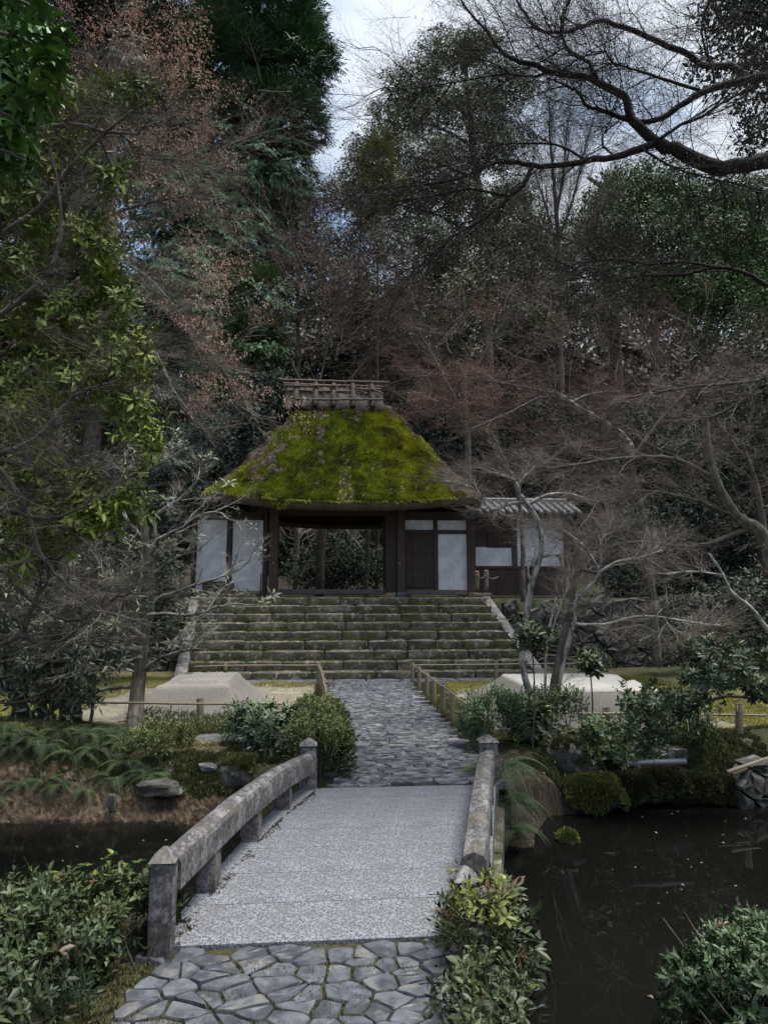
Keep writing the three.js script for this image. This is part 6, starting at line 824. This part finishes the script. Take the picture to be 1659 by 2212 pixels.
// ------------------------------------------------------------------ ferns
function frond(seed, n = 26) { const r = RNG(seed), P = []; let p = V(0, 0, 0), d = V(0, 0.8, 0.6).normalize(); for (let i = 0; i < n; i++) { const u = i / n, q = p.clone().addScaledVector(d, 1 / n); stick(P, p, q, 0.008 * (1 - u), 0.008 * (1 - u - 1 / n) + 0.001); if (i > 2) for (const s of [-1, 1]) { const L = 0.27 * Math.pow(1 - u, 0.75) * Math.min(1, (i - 1) / 4) * (0.85 + 0.3 * r()), dd = V(s, d.y * 0.45, d.z * 0.45 - 0.15).normalize(); for (let k = 0; k < 4; k++) for (const e of [-1, 1]) leaf(P, q.clone().addScaledVector(dd, L * k / 4), dd.clone().addScaledVector(d, e * 0.9), UP, L * 0.20 * (1.2 - k / 4), L * 0.10, 0.1); leaf(P, q.clone().addScaledVector(dd, L * 0.6), dd, UP, L * 0.4, L * 0.06, 0.1); } p = q; d = d.clone().add(V((r() - 0.5) * 0.08, -0.10, 0.02)).normalize(); } return soup(P); }
{
  const FR = [frond(1), frond(2), frond(3)], FM = [[0.032, 0.058, 0.022], [0.055, 0.088, 0.032], [0.022, 0.040, 0.018], [0.08, 0.11, 0.036]].map((c) => new THREE.MeshPhysicalMaterial({ color: new THREE.Color(...c), roughness: 0.7, side: THREE.DoubleSide })), FD = [[0.05, 0.030, 0.019], [0.10, 0.062, 0.04]].map((c) => new THREE.MeshStandardMaterial({ color: new THREE.Color(...c), roughness: 0.9, side: THREE.DoubleSide }));
  const fern = (p, n, size, seed, label, group, mats = FM, face = 0, spread = 6.283) => { const g = thing('fern', label, 'fern', group, [p.x, p.y, p.z]), r = RNG(seed); for (let i = 0; i < n; i++) { const f = part(g, 'frond', FR[Math.floor(r() * 3)], mats[Math.floor(r() * mats.length)]); f.rotation.set((r() - 0.5) * 0.5, face + (i / n - 0.5) * spread + (r() - 0.5) * 0.5, 0, 'YXZ'); f.scale.setScalar(size * (0.7 + 0.5 * r())); } };
  const r = RNG(303); for (let i = 0; i < 66; i++) { const x = -4.6 + (i % 13) * 0.235 + (r() - 0.5) * 0.2, z = -7.46 - Math.floor(i / 13) * 0.26 - r() * 0.2; fern(V(x, level(x, z), z), 9, 0.25 + r() * 0.14, 400 + i, 'green fern in the thick fern bed on the left pond bank', 'ferns covering the left pond bank', FM, 0, 4.6); }
  fern(V(1.62, 0.02, -6.6), 18, 0.6, 501, 'bright green fern drooping beside the far right bridge post', null, [FM[1], FM[3]], 0, 4.2); fern(V(1.58, -0.2, -6.3), 16, 0.5, 502, 'green fern hanging low over the right abutment', null, [FM[1], FM[0]], 0.3, 4); fern(V(1.55, -0.33, -6.02), 12, 0.36, 504, 'smallest fern just above the water beside the bridge girder', null, [FM[1], FM[0]], 0.3, 4);
  fern(V(2.05, -0.15, -6.95), 7, 0.28, 503, 'withered rust brown fern beside the green ones', null, FD, 0.2, 4.4); fern(V(2.0, 0.0, -7.25), 6, 0.28, 505, 'withered brown fern higher on the bank behind the green ones', null, FD, 0, 4.4);
  for (const [x, y, h, l] of [[1150, 1310, 1.45, 'fern sprouting from the top of the boulder wall by the stairs'], [1210, 1370, 0.9, 'fern growing from a joint midway up the boulder wall']]) { const p = px(x, y, 15.4); fern(p, 9, 0.6, x, l, null, FM, 0, 4); }

  // rocks
  const rk = (name, label, x, y, h, d, rad, seed, m = M.rockstone, det = 3) => { const c = px(x, y, d), g = thing(name, label, 'rock'); part(g, 'stone', rock(c, rad, seed, det), m); return g; };
  const addMoss = (g, n, seed, size = 0.06, cols = [[0.035, 0.045, 0.010], [0.14, 0.15, 0.03]], minY = 0.2) => { const s = g.children[0].geometry, r2 = RNG(seed), c = new Copies(mossTuft(seed, 12), LEAF.dull), p = s.attributes.position, q = s.attributes.normal, nf = p.count / 3; for (let k = 0; k < n; k++) { const f = Math.floor(r2() * nf) * 3, a = r2(), b = r2() * (1 - a), N = V().fromBufferAttribute(q, f); const P = V().fromBufferAttribute(p, f).multiplyScalar(1 - a - b).addScaledVector(V().fromBufferAttribute(p, f + 1), a).addScaledVector(V().fromBufferAttribute(p, f + 2), b); if (N.y + (fbm(P.x * 4, P.y * 4, P.z * 4, 3) - 0.5) * 1.4 < minY) continue; c.add(P, N.clone().add(dirOf(r2).multiplyScalar(0.3)), dirOf(r2), size * (0.6 + 0.8 * r2()), mixc(cols[0], cols[1], r2())); } c.build(g, 'moss'); };
  addMoss(rk('boulder', 'grey boulder with mossy flank on the left bank by the bridge', 515, 1668, 0, 7.0, [0.22, 0.17, 0.2], 3), 1500, 5, 0.05, undefined, 0.35);
  rk('flat_rock', 'low flat grey rock at the edge of the dry grass', 345, 1702, 0, 7.3, [0.26, 0.09, 0.16], 6); rk('flat_rock', 'small pale stone lying on the left bank litter', 450, 1656, 0, 7.6, [0.11, 0.05, 0.08], 8, M.slate3);
  rk('stepping_stone', 'flat pale stepping stone slab on the left bank below the rail', 490, 1598, 0, 8.35, [0.42, 0.06, 0.3], 9, M.slate3); rk('flat_rock', 'dark stone step below the pale stepping stone', 480, 1635, 0, 7.9, [0.22, 0.10, 0.18], 14);
  rk('stub_rock', 'small dark pointed stone standing in the dry grass', 243, 1735, 0, 7.15, [0.06, 0.12, 0.05], 12);
  addMoss(rk('mossy_boulder', 'big brown boulder under the slender maples on the right bank', 1235, 1640, 0, 7.5, [0.36, 0.30, 0.32], 21, M.rockstone), 2200, 7, 0.05, [[0.05, 0.045, 0.015], [0.12, 0.11, 0.035]], 0.3);
  addMoss(rk('mossy_boulder', 'bright moss covered boulder sloping down to the pond', 1275, 1712, 0, 7.15, [0.34, 0.20, 0.30], 22), 4200, 9, 0.05, [[0.045, 0.055, 0.012], [0.15, 0.155, 0.03]], -0.3);
  addMoss(rk('mossy_boulder', 'tiny moss capped stone on the leaf covered spit', 1226, 1815, 0, 6.3, [0.09, 0.09, 0.09], 23), 500, 11, 0.04, [[0.06, 0.08, 0.014], [0.2, 0.22, 0.04]], 0.0);
  rk('boulder', 'dark rounded boulder at the rim of the right lawn', 1600, 1618, 0, 7.9, [0.27, 0.20, 0.22], 31, M.stair);
  for (const [x, y, rx, l] of [[1360, 1700, 0.3, 'mossy rim stone below the leafy plants on the far bank'], [1430, 1690, 0.28, 'mossy rim stone midway along the far right bank'], [1500, 1700, 0.32, 'dark mossy rim stone next to the edging blocks'], [1560, 1710, 0.22, 'small rim stone touching the edging blocks']]) addMoss(rk('rim_rock', l, x, y, 0, 7.3, [rx, 0.16, 0.2], x, M.wallstone), 3200, x, 0.055, [[0.022, 0.028, 0.008], [0.085, 0.09, 0.022]], -0.25);
  for (const [i, x0, x1] of [[0, 1190, 1290], [1, 1300, 1400], [2, 1405, 1500]]) { const a = gd(x0, 1614, 0.06), b = gd(x1, 1618, 0.06); tag(part(scene, 'kerb_slab', block(a.x, b.x, -0.08, 0.03, a.z - 0.25, a.z + 0.0, i + 50, 0.01, 0.9, 0.2), M.rockstone), ['flat grey kerb slab closest to the square hedge', 'flat grey kerb slab behind the grey pipe', 'flat grey kerb slab behind the leafy plants'][i], 'kerb'); }
  { const g = thing('drain_pipe', 'thin grey pipe lying along the mossy right bank', 'pipe'), a = gd(1350, 1648, 0.06), b = gd(1480, 1645, 0.06); part(g, 'tube', pole(a, b, 0.03, 0.03, 12), M.steel); part(g, 'collar', pole(a.clone().lerp(b, 0.45), a.clone().lerp(b, 0.5), 0.036, 0.036, 12), M.steel); }
  for (const [i, x0, y0, x1, y1] of [[0, 1570, 1668, 1665, 1636], [1, 1580, 1672, 1680, 1640]]) tag(part(scene, 'bamboo_pole', pole(px(x0, y0, 7.0 + i * 0.1), px(x1, y1, 7.3 + i * 0.1), 0.022, 0.02, 9), M.bamboo), ['upper bamboo pole lying aslant on the pond edging', 'lower bamboo pole lying aslant on the pond edging'][i], 'pole');
  { const g = thing('garden_lamp', 'small black garden spotlight on the left bank litter', 'lamp'), p = gd(433, 1705, -0.1); p.y = level(p.x, p.z); const h = new THREE.CylinderGeometry(0.05, 0.035, 0.10, 16); h.rotateZ(1.2); h.translate(p.x, p.y + 0.12, p.z); part(g, 'housing', h, M.iron); const f = new THREE.CylinderGeometry(0.047, 0.047, 0.012, 16); f.rotateZ(1.2); f.translate(p.x - 0.055, p.y + 0.14, p.z); part(g, 'lens', f, M.steel); part(g, 'bracket', pole(p.clone().setY(p.y - 0.03), p.clone().setY(p.y + 0.1), 0.012, 0.012, 8), M.iron); const rim = new THREE.TorusGeometry(0.05, 0.008, 6, 18); rim.rotateX(1.2); rim.translate(p.x, p.y + 0.165, p.z); part(g, 'rim', rim, M.steel); }
}

// ------------------------------------------------------------------ ground cover that nobody could count
{
  const r = RNG(808), dull = LEAF.dull, dry = new Copies(strawTuft(21, 9), dull), moss = new Copies(mossTuft(22, 12), dull), lit = new Copies(soup((() => { const P = []; leaf(P, V(0, 0, 0), V(0, 1, 0), V(0, 0, 1), 1, 0.55, 0.25, 0.8); return P; })()), dull), lawn = new Copies(mossTuft(24, 14), dull);
  for (let k = 0; k < 16000; k++) { const x = -4.2 + r() * 3.25, z = -6.9 - r() * 1.1, d = pondDist(x, z), cut = 0.34 + 0.45 * fbm(x * 1.5, z, 3, 2) - 0.15 * smooth(-2, -1.2, x); if (d < 0.02 || d > cut) continue; const edge = r() < smooth(0.22, 0.02, d); dry.add(V(x, level(x, z) - 0.01, z), V((r() - 0.5) * 1.6, 0.6, (r() - 0.3) * 1.6), dirOf(r), 0.04 + 0.055 * r(), jit(r, edge ? mixc([0.04, 0.045, 0.016], [0.14, 0.10, 0.05], r()) : mixc([0.065, 0.051, 0.036], [0.22, 0.172, 0.12], r()), 0.2)); }
  for (let k = 0; k < 16000; k++) { const z = -3.45 + r() * 2.4, x = -1.6 + r() * 2.4; if (fbm(x * 2.2, z * 2.2, 6, 3) < 0.44 || pondDist(x, z) < 0.05) continue; moss.add(V(x, level(x, z) + 0.002, z), V(r() - 0.5, 2, r() - 0.5), dirOf(r), 0.014 + 0.018 * r(), jit(r, mixc([0.020, 0.021, 0.008], [0.068, 0.066, 0.018], r()), 0.25)); }
  for (let k = 0; k < 60000; k++) { const rt = r() < 0.55, x = rt ? 1.55 + r() * 5 : -5.5 + r() * 5.4, z = -8.0 - r() * 6.2; const g = groundColour(x, z); if (g[1] < g[0] * 0.9 || g[2] > g[1] * 0.62) continue; lawn.add(V(x, level(x, z), z), V(r() - 0.5, 2, r() - 0.5), dirOf(r), 0.03 + 0.035 * r(), jit(r, [g[0] * 1.0, g[1] * 1.0, g[2] * 0.8], 0.35)); }
  for (let k = 0; k < 2600; k++) { const s = r(); let x, z; if (s < 0.3) { x = 1.3 + r() * 1.4; z = -5.8 - r() * 1.6; } else if (s < 0.55) { x = -2.2 + r() * 1.6; z = -7.1 - r() * 1.2; } else if (s < 0.62) { x = -1.7 + r() * 1.0; z = -3.6 + r() * 2; } else { x = -7 + r() * 15; z = -8 - r() * 8; } if (x > -0.1 && x < 1.55 && r() < 0.85) continue; if (pondDist(x, z) < 0.03) continue; lit.add(V(x, level(x, z) + 0.008, z), dirOf(r, 0).setY(0.1 * r()), V(0.3 * (r() - 0.5), 1, 0.3 * (r() - 0.5)), 0.022 + 0.03 * r(), jit(r, mixc([0.035, 0.020, 0.014], [0.115, 0.075, 0.052], r()), 0.25)); }
  const bank = new Copies(mossTuft(26, 13), dull); for (let k = 0; k < 26000; k++) { const lf = r() < 0.6, x = lf ? -4.8 + r() * 4.4 : 1.9 + r() * 3.4, z = lf ? -7.25 - r() * 1.5 : -7.1 - r() * 1.1, d = pondDist(x, z); if (d < (lf ? 0.5 : 0.03) || fbm(x * 2.1, z * 2.1, 9, 3) < (lf ? 0.40 : 0.36)) continue; bank.add(V(x, level(x, z), z), V(r() - 0.5, 2, r() - 0.3), dirOf(r), 0.03 + 0.045 * r(), jit(r, mixc([0.014, 0.018, 0.006], [0.052, 0.058, 0.015], r()), 0.3)); }
  const float = new Copies(lit.g, dull); for (let k = 0; k < 60; k++) { const x = r() < 0.45 ? -3.5 + r() * 2.4 : 1.3 + r() * 3.5, z = x < 0 ? -5.5 - r() * 1.4 : -3.5 - r() * 3.6; if (pondDist(x, z) > -0.1) continue; float.add(V(x, WATER + 0.004, z), dirOf(r).setY(0), UP, 0.02 + 0.025 * r(), jit(r, mixc([0.05, 0.03, 0.02], [0.18, 0.13, 0.09], r()), 0.2)); }
  for (const [c, n, l, cat] of [[dry, 'dry_grass', 'low rusty dry grass along the left edge of the pond', 'grass'], [bank, 'bank_moss', 'dark green moss cushions covering both pond banks', 'moss'], [moss, 'paving_moss', 'short moss growing between the near paving stones', 'moss'], [lawn, 'moss_lawn', 'yellow green moss lawn round the sand mounds', 'moss'], [lit, 'fallen_leaves', 'brown fallen leaves scattered on banks and ground', 'leaves'], [float, 'floating_leaves', 'pale leaves floating on the dark pond', 'leaves']]) tag(c.build(scene, n), l, cat);
}
renderer.render(scene, camera);
